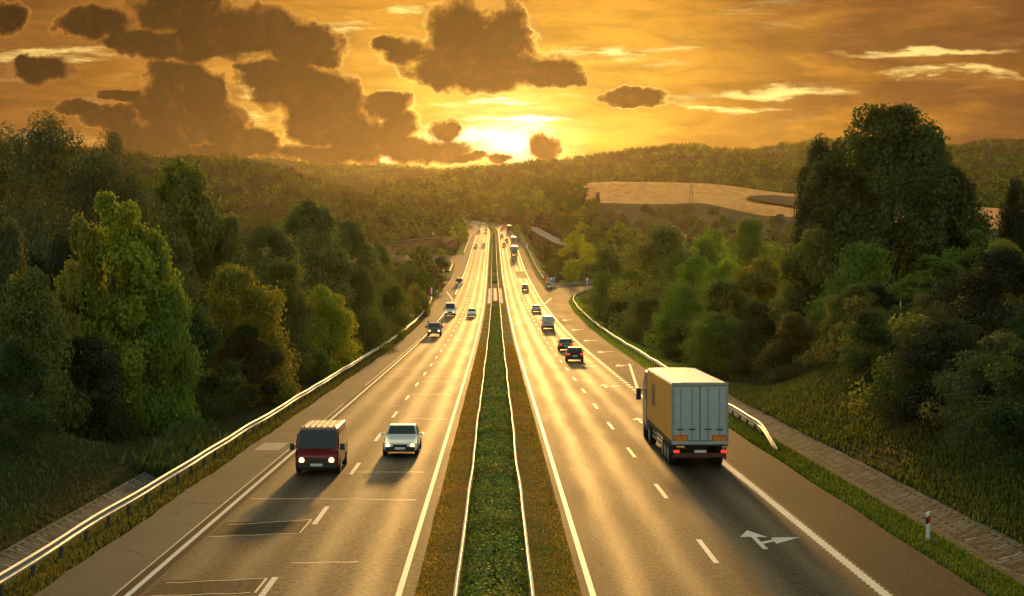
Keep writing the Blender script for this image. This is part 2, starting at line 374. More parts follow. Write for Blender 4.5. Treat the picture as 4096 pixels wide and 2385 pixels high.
# ------------------------------------------------------------------ lofts along the motorway
ST = np.concatenate([np.arange(-80, 20, 10), np.arange(20, 160, 2), np.arange(160, 600, 5), np.arange(600, 1200, 10), np.arange(1200, 1900, 12)])
def strip(name, prof, mat, y0=-80, y1=1880, kind='structure', label=None, step=None, cat=None, smooth=False):
    """prof(Y) -> list of (offset, height above road)"""
    ys = [y for y in ST if y0 < y < y1]; ys = np.array([y0] + ys + [y1]) if step is None else np.arange(y0, y1 + step*.5, step)
    V, UVs = [], []; k = None
    for y in ys:
        pr = prof(float(y)); k = len(pr)
        for o, h in pr: V.append((cx(y) + o, y, zr(y) + h)); UVs.append((o, y))
    F = [(i*k + j, i*k + j + 1, (i+1)*k + j + 1, (i+1)*k + j) for i in range(len(ys) - 1) for j in range(k - 1)]
    o = link(name, np_mesh(name, V, F, mat, UVs, smooth)); tag(o, label, cat, kind=kind); return o
def ribbon(name, A, B, mat, n=60, dz=0.0, zf=None, label=None, sub=6):
    """surface between two polylines of (x, y) lying on the road height"""
    a = lerp_pts(A, n); b = lerp_pts(B, n); V, UVs = [], []
    for p, q in zip(a, b):
        for s in np.linspace(0, 1, sub):
            x, y = p[0]*(1-s) + q[0]*s, p[1]*(1-s) + q[1]*s
            z = (zf(x, y) if zf else float(zr(y))) + dz
            V.append((x, y, z)); UVs.append((x, y))
    F = [(i*sub + j, i*sub + j + 1, (i+1)*sub + j + 1, (i+1)*sub + j) for i in range(n - 1) for j in range(sub - 1)]
    o = link(name, np_mesh(name, V, F, mat, UVs)); tag(o, label, kind='structure'); return o

strip("carriageway", lambda y: [(2.34 + .05*math.sin(y*.31)*math.sin(y*.13), 0), (6.7, .03), (10.95, 0)], M['asph_r'], label="right carriageway of smooth brown asphalt")
strip("hard_shoulder", lambda y: [(10.95, 0), (13.47 + .04*math.sin(y*.4), -.03)], M['asph_s'], label="dark asphalt hard shoulder beside the right carriageway")
strip("carriageway", lambda y: [(-6.28, .03), (-2.2 + .05*math.sin(y*.27), 0)], M['asph_c'], label="inner lane of coarse worn asphalt towards the hedge")
strip("carriageway", lambda y: [(-9.75, .01), (-6.28, .03)], M['asph_l'], label="outer lane of the left carriageway in patched brown asphalt")
strip("carriageway", lambda y: [(-10.42, .005), (-9.75, .01)], M['asph_d'], label="dark strip of new asphalt under the left edge line")
strip("hard_shoulder", lambda y: [(-12.66 + .05*math.sin(y*.33) + .04*math.sin(y*1.3), -.03), (-10.42, .005)], M['conc'], label="old cracked concrete hard shoulder beside the left carriageway")
# slip roads
RA = [(13.43, 118), (13.43, 200), (13.43, 300), (13.43, 400), (13.43, 440), (13.43, 474), (16, 485), (24, 495), (42, 504), (72, 511)]
RB = [(13.5, 118), (14.5, 190), (15.0, 290), (15.5, 350), (16.6, 400), (18.5, 430), (22, 455), (28, 471), (44, 486), (73, 495)]
def edge_right(y): return float(np.interp(y, [118, 190, 290, 350, 400, 430, 455, 471], [13.5, 14.5, 15.0, 15.5, 16.6, 18.5, 22, 28]))
a_, b_ = [], []
ys_ = list(np.arange(118, 471, 6.0))
ribbon("slip_road", [(13.43, y) for y in ys_] + [(13.45, 474), (16, 485), (24, 495), (42, 504), (72, 511)],
       [(edge_right(y), y) for y in ys_] + [(28, 471), (32, 475.5), (38, 481), (52, 490), (73, 495)], M['asph_s'], 110, -.02, label="asphalt slip road curving away to the right behind the chevron sign")
LA = [(-12.64, 300), (-12.64, 420), (-12.64, 500), (-12.64, 600), (-12.64, 680), (-12.64, 735)]
LB = [(-12.7, 300), (-14.3, 420), (-14.2, 500), (-14.4, 600), (-15.6, 660), (-17.5, 688)]
ribbon("slip_road", LA, LB, M['asph_s'], 60, -.02, label="asphalt slip lane widening beside the left shoulder")
ribbon("slip_road", [(-12.65, 737), (-20, 729), (-28, 722), (-55, 716)], [(-12.65, 690), (-17.6, 691), (-26, 703), (-55, 708)], M['asph_s'], 20, -.016, label="side road leaving the left slip lane behind the dark bush")
SLZ = lambda x, y: float(zr(y)) + .02
ribbon("slip_road", [(-12.6, 1120), (-17, 1105), (-22, 1075), (-25, 1040), (-26, 1000)], [(-12.6, 990), (-15, 998), (-17.5, 1010), (-19.5, 1020), (-20, 1000)], M['asph_s'], 30, -.016, label="pale side road joining the left carriageway near the crest")
def side_z(x, y): return float(np.interp(x, [-82, -54.5, -25, -12], [23.0, 26.0, 30.7, 33.0]))
ribbon("slip_road", [(-20, 1003), (-29, 972), (-42, 944), (-57, 917), (-90, 868)], [(-26, 996), (-25, 962), (-38, 931), (-53, 903), (-86, 852)], M['pave'], 30, .1, side_z, label="narrow side road on a red embankment left of the motorway")
def right_z(x, y): return float(np.interp(y, [700, 850, 1080, 1160], [19.0, 25.1, 39.6, 43.4]))
ribbon("slip_road", [(12.6, 1170), (19.5, 1080), (24, 960), (29.4, 850), (37, 740)], [(17, 1175), (26, 1085), (30.5, 962), (36, 852), (44, 745)], M['pave'], 30, .05, right_z, label="pale grey slip road with white hatching above the right bushes")

# ------------------------------------------------------------------ median
strip("median_strip", lambda y: [(-2.22, .01), (-1.9, .05), (-1.0, .09)], M['verge'], label="dry grass strip between left lanes and median hedge")
strip("median_strip", lambda y: [(.9, .09), (1.9, .05), (2.36, .01)], M['verge'], label="dry grass strip between median hedge and right lanes")
strip("median_soil", lambda y: [(-1.0, .085), (.9, .085)], M['soil'], label="soil under the median hedge")
strip("median_slab", lambda y: [(-.62, .20), (-.62, .24), (.45, .24), (.45, .20)], M['slab'], 396, 470, label="pale concrete slabs covering the median gap")
strip("median_slab", lambda y: [(-1.9, .12), (-1.9, .16), (-1.05, .16), (-1.05, .12)], M['slab'], 388, 470, label="pale concrete walkway left of the median gap")
strip("median_slab", lambda y: [(1.0, .12), (1.0, .16), (1.75, .16), (1.75, .12)], M['pave'], 388, 470, label="grey paving right of the median gap")

# ------------------------------------------------------------------ painted lines
def lines(name, segs, label, mat=None):
    """segs: (off0, y0, off1, y1, width) - each a thin sheet lying 6 mm above the lane"""
    V, F = [], []
    for o0, y0, o1, y1, w in segs:
        n = max(2, int(abs(y1 - y0) / 6) + 1)
        for i in range(n):
            s = i / (n - 1); y = y0 + (y1 - y0)*s; o = o0 + (o1 - o0)*s; z = zr(y) + camber(o) + .008; b = len(V)
            V += [(cx(y) + o - w/2, y, z), (cx(y) + o + w/2, y, z)]
            if i: F.append((b - 2, b - 1, b + 1, b))
    o = link(name, np_mesh(name, V, F, mat or M['paint'])); tag(o, label, kind='structure'); return o
def camber(o):
    return float(np.interp(o, [-18, -12.66, -10.42, -9.75, -6.28, -2.2, 2.3, 6.7, 10.95, 13.47, 18], [-.03, -.03, .005, .01, .03, 0, 0, .03, 0, -.03, -.03]))
EL = .165
lines("edge_line", [(-2.66, -60, -2.66, 1500, EL)], "white line along the left side of the median")
lines("edge_line", [(2.66, -60, 2.66, 1500, EL)], "white line along the right side of the median")
lines("edge_line", [(-10.06, -60, -10.06, 412, EL), (-10.06, 412, -13.5, 470, .22), (-13.5, 470, -13.6, 640, EL), (-13.6, 640, -15, 680, EL)], "white outer edge line of the left carriageway")
lines("edge_line", [(-10.06, 440, -10.06, 985, .32), (-10.06, 1120, -10.06, 1500, EL)], "white block line beside the left slip lane")
lines("edge_line", [(10.68, -60, 10.68, 130, .28), (10.68, 130, 14.2, 188, .22), (14.2, 188, 14.45, 290, EL), (14.45, 290, 15.9, 400, EL), (15.9, 400, 17.8, 430, EL), (17.8, 430, 21, 453, EL), (10.68, 387, 10.68, 1080, EL), (10.75, 387, 13, 415, EL), (13, 415, 16.3, 445, EL), (16.3, 445, 24, 476, EL)], "white outer edge line of the right carriageway")
P_D, L_D = 15.55, 4.8
y0d = 6989*8.7/(2262-1110) - P_D
dash = [(6.70, y0d + i*P_D, 6.70, y0d + i*P_D + L_D, .17) for i in range(-1, 88)]
lines("lane_marking", dash, "white broken lane line on the right carriageway")
y1d = 6989*8.7/(2385-1110) - 2
lines("lane_marking", [(-6.37, y1d + i*P_D, -6.37, y1d + i*P_D + L_D, .18) for i in range(-1, 88)], "white broken lane line on the left carriageway")
lines("lane_marking", [(10.68, y, 10.68, y + 1.5, .34) for y in np.arange(131, 385, 3.0)], "thick broken white line between right lane and slip lane")
lines("rumble_line", [(10.68, y, 10.68, y + .12, .40) for y in np.arange(30, 131, .55)], "ribbed bars across the right edge line", M['seal'])
# transverse sealed cracks and patches of the left carriageway
sg = []
rr = random.Random(5)
for y in list(np.arange(52, 420, 13)):
    yy = y + rr.uniform(-4, 4); a, b = rr.choice([(-9.6, -6.5), (-6.2, -3.2), (-6.2, -4.2), (-5.4, -3.0), (-9.6, -3.1)])
    sg.append((a, yy, b, yy + rr.uniform(-.5, .5)))
def cross_lines(name, segs, w, label, mat):
    V, F = [], []
    for o0, y0, o1, y1 in segs:
        n = 9; b = len(V)
        for i in range(n):
            s = i/(n-1); o = o0 + (o1-o0)*s; y = y0 + (y1-y0)*s + .06*math.sin(o*5.1 + y0); z = zr(y) + camber(o) + .005
            V += [(o, y - w/2, z), (o, y + w/2, z)]
        F += [(b + 2*i, b + 2*i + 2, b + 2*i + 3, b + 2*i + 1) for i in range(n-1)]
    o = link(name, np_mesh(name, V, F, mat)); tag(o, label, kind='structure')
cross_lines("crack_seal", sg, .10, "pale sealed cracks across the left lanes", M['seal'])
cross_lines("crack_seal", [(-9.6, 49.6, -6.6, 50.3), (-9.6, 47.6, -6.75, 48.0), (-9.6, 61.2, -6.6, 62.5), (-9.6, 58.5, -6.7, 59.2)], .07, "pale joint lines round the dark repair patches", M['seal'])
lines("crack_seal", [(-6.62, 48.0, -6.6, 50.3, .06), (-6.65, 59.2, -6.6, 62.5, .045), (-10.44, 30, -10.44, 120, .05), (-10.44, 140, -10.40, 240, .06)], "pale joint lines along the left lane edges", M['seal'])
strip("repair_patch", lambda y: [(-9.6, .016), (-6.7, .031)], M['asph_p'], 47.7, 50.1, label="dark repair patch in the left lane nearest the camera", step=.6)
strip("repair_patch", lambda y: [(-9.6, .016), (-6.7, .031)], M['asph_p'], 59.0, 62.0, label="dark repair patch in the left lane beyond the nearest one", step=.6)
strip("repair_patch", lambda y: [(-12.2, -.015), (-10.9, .0)], M['pave'], 88, 92, label="grey patch in the concrete shoulder", step=.8)
strip("repair_patch", lambda y: [(7.0, .033), (10.4, .012)], M['asph_p'], 545, 600, label="dark resurfaced bay in the far right lane", step=5)

def decal(name, polys, label, dz=.009):
    mb = MB()
    for p in polys: mb.poly([(x, y, float(zr(y)) + camber(x) + dz) for x, y in p])
    tag(mb.build(name, M['paint']), label, kind='structure')
def arrow(xc, yb):
    """straight-ahead arrow with a right-hand branch"""
    s = [(xc-.085, yb), (xc+.085, yb), (xc+.085, yb+2.6), (xc-.085, yb+2.6)]
    h = [(xc-.46, yb+2.6), (xc+.46, yb+2.6), (xc, yb+4.15)]
    t = [(xc+.085, yb+1.10), (xc+.56, yb+1.70), (xc+.56, yb+2.06), (xc+.085, yb+1.55)]
    g = [(xc+.52, yb+1.15), (xc+1.55, yb+2.62), (xc+.56, yb+2.50)]
    return [s, h, t, g]
decal("road_arrow", arrow(8.62, 55.6), "white straight and right arrow painted in the right lane nearest the camera")
decal("road_arrow", arrow(8.7, 103.5), "white straight and right arrow painted beside the trailer cab")
decal("road_arrow", arrow(8.7, 137), "white straight and right arrow painted behind the dark hatchback")
decal("road_arrow", arrow(8.7, 168), "white arrow painted under the dark hatchback")
decal("road_arrow", arrow(8.7, 200), "white arrow painted behind the teal saloon")
def left_arrow(xc, yb): return [[(xc-.1, yb+1.2), (xc+1.3, yb+2.9), (xc+1.3, yb+3.3), (xc-.1, yb+1.9)], [(xc-.75, yb), (xc+.15, yb+.4), (xc-.3, yb+3.4)]]
for i, (y, w) in enumerate(((170, "nearest"), (200, "second"), (232, "third"), (268, "fourth"), (306, "farthest"))):
    decal("merge_arrow", left_arrow(12.4, y), "%s white merge arrow on the slip lane" % w, .012 if True else 0)
# ------------------------------------------------------------------ terrain
def bankL(y): return 1 - sstep(72, 97, y)
def bankR(y): return 1 - sstep(108, 142, y)
def ground_off(x, y):
    """height of the ground above the motorway level at offset x from its centre line (arrays)"""
    x = np.asarray(x, float); y = np.asarray(y, float)
    er = np.where(y > 118, np.interp(y, [118, 190, 290, 350, 400, 430, 455, 471, 520], [13.5, 14.5, 15, 15.5, 16.6, 18.5, 22, 28, 13.5]), 13.5)
    el = np.where(y > 300, np.interp(y, [300, 420, 600, 660, 690, 745], [12.7, 14.3, 14.5, 15.7, 18, 12.7]), 12.7)
    drop = -.4 - .8*sstep(130, 250, y) - 2.6*sstep(260, 480, y)
    # left side
    a = -x
    fl = np.interp(a - el, [-.1, .2, 1.15, 1.5, 2.2, 2.9, 3.4], [-.14, -.03, -.06, -.12, -.42, -.12, -.02])
    far = np.where(a - el > 3.4, 0, 0)
    up = np.clip(a - el - 3.0, 0, 9)*.46 * bankL(y) + np.clip(a - el - 12, 0, 60)*.03*bankL(y)
    dn = drop*sstep(2.5, 9, a - el)*(1 - bankL(y))
    gl = np.where(y < 100, fl, np.interp(a - el, [-.1, .2, 1.2, 2.5], [-.14, -.03, -.06, -.2])) + up + dn
    # right side
    fr = np.interp(x - er, [-.1, .2, 1.25, 1.6, 2.3, 3.1, 3.6], [-.14, -.03, -.05, -.12, -.40, -.12, -.02])
    up = np.clip(x - er - 3.3, 0, 9)*.60*bankR(y) + np.clip(x - er - 12.3, 0, 60)*.05*bankR(y)
    dn = drop*sstep(2.5, 9, x - er)*(1 - bankR(y))*(1 - (sstep(445, 470, y)*(1 - sstep(512, 540, y)))*(1 - sstep(74, 95, x)))
    gr = np.where(y < 145, fr, np.interp(x - er, [-.1, .2, 1.2, 2.5], [-.14, -.03, -.06, -.2])) + up + dn
    # flat ground under the ramp mouths
    pr = sstep(440, 462, y)*(1 - sstep(515, 540, y))*sstep(14, 20, x)*(1 - sstep(76, 95, x)); gr = gr*(1 - pr) - .16*pr
    pl = sstep(670, 690, y)*(1 - sstep(738, 760, y))*sstep(14, 20, a)*(1 - sstep(58, 75, a)); gl = gl*(1 - pl) - .16*pl
    g = np.where(x < 0, gl, gr)
    return np.where((a < el - .1) & (x < er - .1), -.14, g)
def ground_z(x, y):
    x = np.asarray(x, float); y = np.asarray(y, float)
    yy = np.minimum(y, 1420.)
    z = zr(yy) + ground_off(x - cx(y), y)
    n = .35*np.sin(x*.13 + y*.05)*np.sin(y*.11 - x*.04) + .8*np.sin(x*.021 + 1)*np.sin(y*.017)
    k = sstep(22, 40, np.abs(x - cx(y)))*np.where(y > 150, 1, .35)
    k = k*(1 - sstep(425, 450, y)*(1 - sstep(530, 560, y))*(x > 0))*(1 - sstep(660, 685, y)*(1 - sstep(745, 770, y))*(x < 0))
    return z + n*k - 14*sstep(1420, 2200, y)
def build_ground():
    xs = np.concatenate([[-4700, -3600, -2500, -1500, -900, -600, -400, -300, -230, -180, -150, -125, -105, -90, -78, -68, -60], np.arange(-54, -20, 2.0), np.arange(-20, -11.5, .35),
                         [-11, -6, 0, 6, 11], np.arange(12.0, 21, .35), np.arange(21, 60, 2.0), [64, 70, 78, 90, 105, 125, 150, 180, 230, 300, 400, 600, 900, 1500, 2500, 3600, 4700]])
    ys = np.concatenate([[-280, -200, -120], np.arange(-80, 30, 8), np.arange(30, 160, 2.0), np.arange(160, 800, 5.0), np.arange(800, 1600, 14.0), [1650, 1750, 1900, 2100, 2400, 3000, 4000, 5500, 7000]])
    Xo, Yg = np.meshgrid(xs, ys); Xg = Xo + cx(Yg)*(np.abs(Xo) < 70)
    Zg = ground_z(Xg, Yg); nx = len(xs)
    V = np.stack([Xg, Yg, Zg], -1).reshape(-1, 3)
    i, j = np.meshgrid(np.arange(len(ys)-1), np.arange(nx-1), indexing='ij'); a = (i*nx + j).ravel()
    F = np.stack([a, a+1, a+nx+1, a+nx], 1)
    me = np_mesh("ground", V, F, [M['soil'], M['bank'], M['green']], None, True)
    c = V[F].mean(1); off = c[:, 0] - cx(c[:, 1]); mi = np.zeros(len(F), np.int32)
    mi[(c[:, 1] < 150) & (np.abs(off) < 60)] = 1
    mi[((off > 13.3) & (off < 15.1) & (c[:, 1] < 900)) | ((off < -14) & (off > -24) & (c[:, 1] > 410) & (c[:, 1] < 700)) | ((off > 14) & (off < 19) & (c[:, 1] > 140) & (c[:, 1] < 480))
       | ((off < -12.5) & (off > -18) & (c[:, 1] > 735) & (c[:, 1] < 1000)) | ((off > 13.3) & (off < 20) & (c[:, 1] > 600) & (c[:, 1] < 1100))] = 2
    me.polygons.foreach_set("material_index", mi)
    o = link("ground", me); tag(o, "grassy ground of the valley on both sides of the motorway", kind='structure')
build_ground()
strip("gutter", lambda y: [(-13.92, -.08), (-14.25, -.20), (-14.75, -.30), (-15.25, -.18), (-15.66, .02)], M['stone'], -60, 92, label="stone-paved gutter below the left bank", step=2)
strip("gutter", lambda y: [(14.98, -.06), (15.35, -.18), (15.9, -.30), (16.5, -.14), (17.05, .10)], M['stone'], -60, 128, label="stone-paved gutter below the right bank", step=2)

def patch(name, rows, mat, ns=90, nr=40, rough=0.0, seed=1, label=None, kind='structure', smooth=True):
    """hill surface lofted through polylines: rows = [(Y, [(U,V)...])] from near to far; returns sampler"""
    G = []
    for Y, pl in rows:
        if callable(Y): q = np.array([at(u, v, Y(u)) for u, v in pl])
        else: q = np.array([at(u, v, Y) for u, v in pl])
        us = np.linspace(q[0, 0], q[-1, 0], ns); G.append(np.stack([us, np.interp(us, q[:, 0], q[:, 1]), np.interp(us, q[:, 0], q[:, 2])], 1))
    G = np.array(G); t = np.linspace(0, 1, len(rows)); tt = np.linspace(0, 1, nr)
    P = np.zeros((nr, ns, 3))
    for j in range(ns):
        for k in range(3): P[:, j, k] = pchip(t, G[:, j, k])(tt) if len(rows) > 2 else np.interp(tt, t, G[:, j, k])
    rg = np.random.default_rng(seed)
    if rough > 0:
        nz = np.zeros((nr, ns))
        for o in (1, 2, 4):
            ph = rg.uniform(0, 6.28, 4); a, b = np.meshgrid(np.linspace(0, 1, ns), tt)
            nz += np.sin(a*17*o + ph[0] + 3*np.sin(b*4*o + ph[1]))*np.sin(b*9*o + ph[2])/o
        w = np.sin(np.pi*np.clip(tt, 0, 1))[:, None]; P[:, :, 2] += nz*rough*w
    i, j = np.meshgrid(np.arange(nr-1), np.arange(ns-1), indexing='ij'); a = (i*ns + j).ravel()
    F = np.stack([a, a+1, a+ns+1, a+ns], 1)
    o = link(name, np_mesh(name, P.reshape(-1, 3), F, mat, None, smooth)); tag(o, label, kind=kind)
    def samp(s, t_):
        s = np.clip(np.asarray(s)*(ns-1), 0, ns-1.001); u = np.clip(np.asarray(t_)*(nr-1), 0, nr-1.001)
        i, j = u.astype(int), s.astype(int); fu, fs = (u-i)[:, None], (s-j)[:, None]
        return P[i, j]*(1-fu)*(1-fs) + P[i+1, j]*fu*(1-fs) + P[i, j+1]*(1-fu)*fs + P[i+1, j+1]*fu*fs
    samp.P = P
    return samp
def shift(pl, dv): return [(u, v + dv) for u, v in pl]
ridge_far = [(300,660),(800,640),(939,629),(1002,619),(1072,630),(1159,656),(1246,668),(1379,661),(1475,664),(1620,667),(1719,661),(1892,662),(2100,660),(2500,665),(3000,670)]
H_FAR = patch("far_hill", [(2950, [(300,900),(3000,900)]), (3150, [(300,760),(1100,735),(1300,735),(1900,715),(3000,745)]), (3500, shift(ridge_far, 16)), (3750, shift(ridge_far, 50))], M['forest'], 120, 30, 12, 3, "hazy wooded ridge on the horizon under the sun")
ridge_r = [(1493,760),(1570,730),(1649,709),(1759,690),(1892,666),(2037,655),(2153,647),(2240,638),(2356,618),(2472,604),(2559,579),(2698,562),(2758,561),(2804,570),(2874,584),(3013,596),(3094,579),(3181,568),(3250,556),(3450,550),(3700,560),(3836,570),(3888,550),(3963,532),(4090,542),(4400,560),(4900,580)]
H_R = patch("wooded_hill", [(1480, [(1780,985),(2100,980),(2600,960),(4900,980)]), (1560, [(1740,868),(2100,846),(2600,840),(4900,870)]), (1900, [(1560,800),(1800,790),(2200,770),(2700,740),(3200,745),(4900,800)]), (2300, [(1500,770),(1750,735),(2000,715),(2300,690),(2700,640),(3200,640),(4900,700)]), (2700, shift(ridge_r, 24)), (2950, shift(ridge_r, 70))], M['forest'], 140, 40, 7, 5, "broad wooded hill rising behind the corn field")
ridge_l = [(-700,560),(0,575),(550,607),(695,619),(858,630),(985,648),(1130,674),(1188,694),(1275,723),(1362,752),(1400,758),(1516,787),(1632,808),(1748,831),(1829,838),(1950,846)]
H_L = patch("wooded_hill", [(1040, [(-700,1010),(600,1010),(1500,1000),(1840,960)]), (1120, [(-700,900),(600,905),(1200,905),(1560,898),(1800,893),(1860,890)]), (1300, [(-700,770),(600,790),(1200,828),(1500,862),(1840,880)]), (1500, [(-700,650),(550,690),(900,705),(1200,760),(1450,815),(1850,868)]), (1700, shift(ridge_l, 20)), (1850, shift(ridge_l, 65))], M['forest'], 120, 40, 5, 7, "wooded hillside running down behind the left trees")
fld_b = [(2330,838),(2408,812),(2559,816),(2698,816),(2787,810),(2874,824),(2961,845),(3048,862),(3169,868),(3600,900),(4300,930)]
fld_t = [(2330,735),(2443,728),(2559,729),(2698,731),(2816,738),(2932,749),(3048,762),(3175,776),(3600,810),(4300,850)]
H_S = patch("scrub_slope", [(560, [(2230,1128),(2600,1130),(4300,1140)]), (760, [(2280,1010),(2500,1015),(3000,1025),(4300,1040)]), (930, [(2235,925),(2500,930),(2800,925),(3200,955),(4300,980)]), (1060, [(2190,880),(2330,862),(2450,850),(2700,845),(2900,865),(3169,900),(4300,950)]), (1150, [(2150,846),(2330,838)] + fld_b[1:])], M['scrub'], 100, 40, 1.0, 9, "brown scrubby slope below the corn field")
H_F = patch("corn_field", [(1149, shift(fld_b, 0.5)), (1200, [(2325,810),(2400,795),(2700,800),(2900,805),(3175,842),(3600,875),(4300,905)]), (1290, [(2320,765),(2443,757),(2700,765),(3048,798),(3175,815),(4300,880)]), (1400, fld_t), (1480, shift(fld_t, 30))], M['field'], 110, 40, .8, 11, "golden ripe corn field on the right hillside")
H_K = patch("knoll", [(1100, [(2110,889),(2140,868),(2200,860),(2345,858)]), (1200, [(2070,862),(2140,835),(2230,800),(2345,805)]), (1300, [(2010,868),(2080,825),(2200,772),(2345,765)]), (1420, [(1930,862),(2008,838),(2095,806),(2153,780),(2250,752),(2345,738)]), (1520, [(1880,880),(2008,860),(2345,770)])], M['soil'], 60, 30, 1.0, 13, "bushy knoll between the motorway and the corn field")
H_P = patch("ploughed_patch", [(1236, [(2990,793),(3100,812),(3300,838)]), (1275, [(2985,790),(3100,796),(3300,825)]), (1330, [(3010,781),(3100,780),(3300,802)])], M['scrub'], 30, 10, 0, 15, "grey fallow strip inside the corn field")
H_E = patch("embankment", [(828, [(1500,1042),(1600,1036),(1700,1030),(1780,1010),(1830,975)]), (880, [(1500,1005),(1600,998),(1700,990),(1800,968),(1835,955)]), (lambda u: float(np.interp(u, [1500, 1560, 1800, 1840], [884, 899, 958, 966])), [(1500,984),(1560,977),(1680,963),(1800,951),(1840,947)])], M['red'], 40, 12, .3, 17, "bare red earth embankment under the side road")
# ------------------------------------------------------------------ foliage
def leafmat(name, trans=.38, gloss=.10, var=.5, warm=.25):
    def fn(n, b):
        oi = n.node("ShaderNodeObjectInfo"); g = n.node("ShaderNodeNewGeometry")
        base = oi.outputs["Color"]; rnd = g.outputs["Random Per Island"]
        tc = n.obj(); cl = n.noise(tc, .35, 3, .6)
        v = n.m('ADD', n.m('MULTIPLY_ADD', rnd, var, 1 - var*.55), n.m('MULTIPLY_ADD', cl, .9, -.45))
        c = n.vm('SCALE', base, sc=n.m('MAXIMUM', v, .25))
        wm = n.m('MULTIPLY', n.mapr(n.noise(tc, .22, 2), .5, .68), n.m('MULTIPLY', n.m('GREATER_THAN', rnd, .45), warm))
        c = n.mix(wm, c, n.vm('MULTIPLY', c, (2.1, 1.0, .5)))
        d = n.node("ShaderNodeBsdfDiffuse"); n.put(d.inputs[0], c)
        t = n.node("ShaderNodeBsdfTranslucent"); n.put(t.inputs[0], n.vm('MULTIPLY', c, (1.5, 1.45, .7)))
        mx = n.node("ShaderNodeMixShader"); mx.inputs[0].default_value = trans; n.put(mx.inputs[1], d.outputs[0]); n.put(mx.inputs[2], t.outputs[0])
        gl = n.node("ShaderNodeBsdfGlossy"); gl.inputs["Roughness"].default_value = .45; n.put(gl.inputs[0], (.60, .57, .44))
        m2 = n.node("ShaderNodeMixShader"); m2.inputs[0].default_value = gloss; n.put(m2.inputs[1], mx.outputs[0]); n.put(m2.inputs[2], gl.outputs[0])
        n.put(n.nt.nodes["Material Output"].inputs["Surface"], m2.outputs[0]); n.nt.nodes.remove(b)
    return material(name, fn)
LEAF = leafmat("leaf", .46, .05)
SILVER = leafmat("silver_leaf", .40, .06, .8, .12)
BARK = plain("bark", (.06, .045, .03), .9, var=.4, scale=6)
BARKS = {}
def leaf_quads(c, nrm, ln, wd, rg, droop=0.0, jit=.75):
    """rhombic leaf sprays at centres c with approximate normals nrm"""
    n = len(c); r = rg.normal(size=(n, 3)); N_ = nrm + jit*r; N_ /= np.linalg.norm(N_, axis=1)[:, None] + 1e-9
    t = rg.normal(size=(n, 3)); t[:, 2] -= droop; t -= (t*N_).sum(1)[:, None]*N_; t /= np.linalg.norm(t, axis=1)[:, None] + 1e-9
    b = np.cross(N_, t); L = (ln*rg.uniform(.6, 1.3, n))[:, None]; W = (wd*rg.uniform(.6, 1.3, n))[:, None]
    V = np.stack([c - t*L*.5, c + b*W*.5 + t*L*.08, c + t*L*.5, c - b*W*.5 + t*L*.08], 1).reshape(-1, 3)
    return V, np.arange(4*n).reshape(n, 4)
def tubes_np(segs, nsd=6):
    V, F = [], []
    for p0, p1, r0, r1 in segs:
        p0 = np.array(p0, float); p1 = np.array(p1, float); t = p1 - p0; t /= np.linalg.norm(t) + 1e-9
        a = np.cross(t, [0, 1, .01]); a /= np.linalg.norm(a) + 1e-9; b = np.cross(t, a); s = len(V)
        for p, r in ((p0, r0), (p1, r1)):
            for k in range(nsd):
                q = 2*math.pi*k/nsd; V.append(p + r*(math.cos(q)*a + math.sin(q)*b))
        for k in range(nsd): F.append((s+k, s+(k+1) % nsd, s+nsd+(k+1) % nsd, s+nsd+k))
    return np.array(V), np.array(F)
class Tree: pass
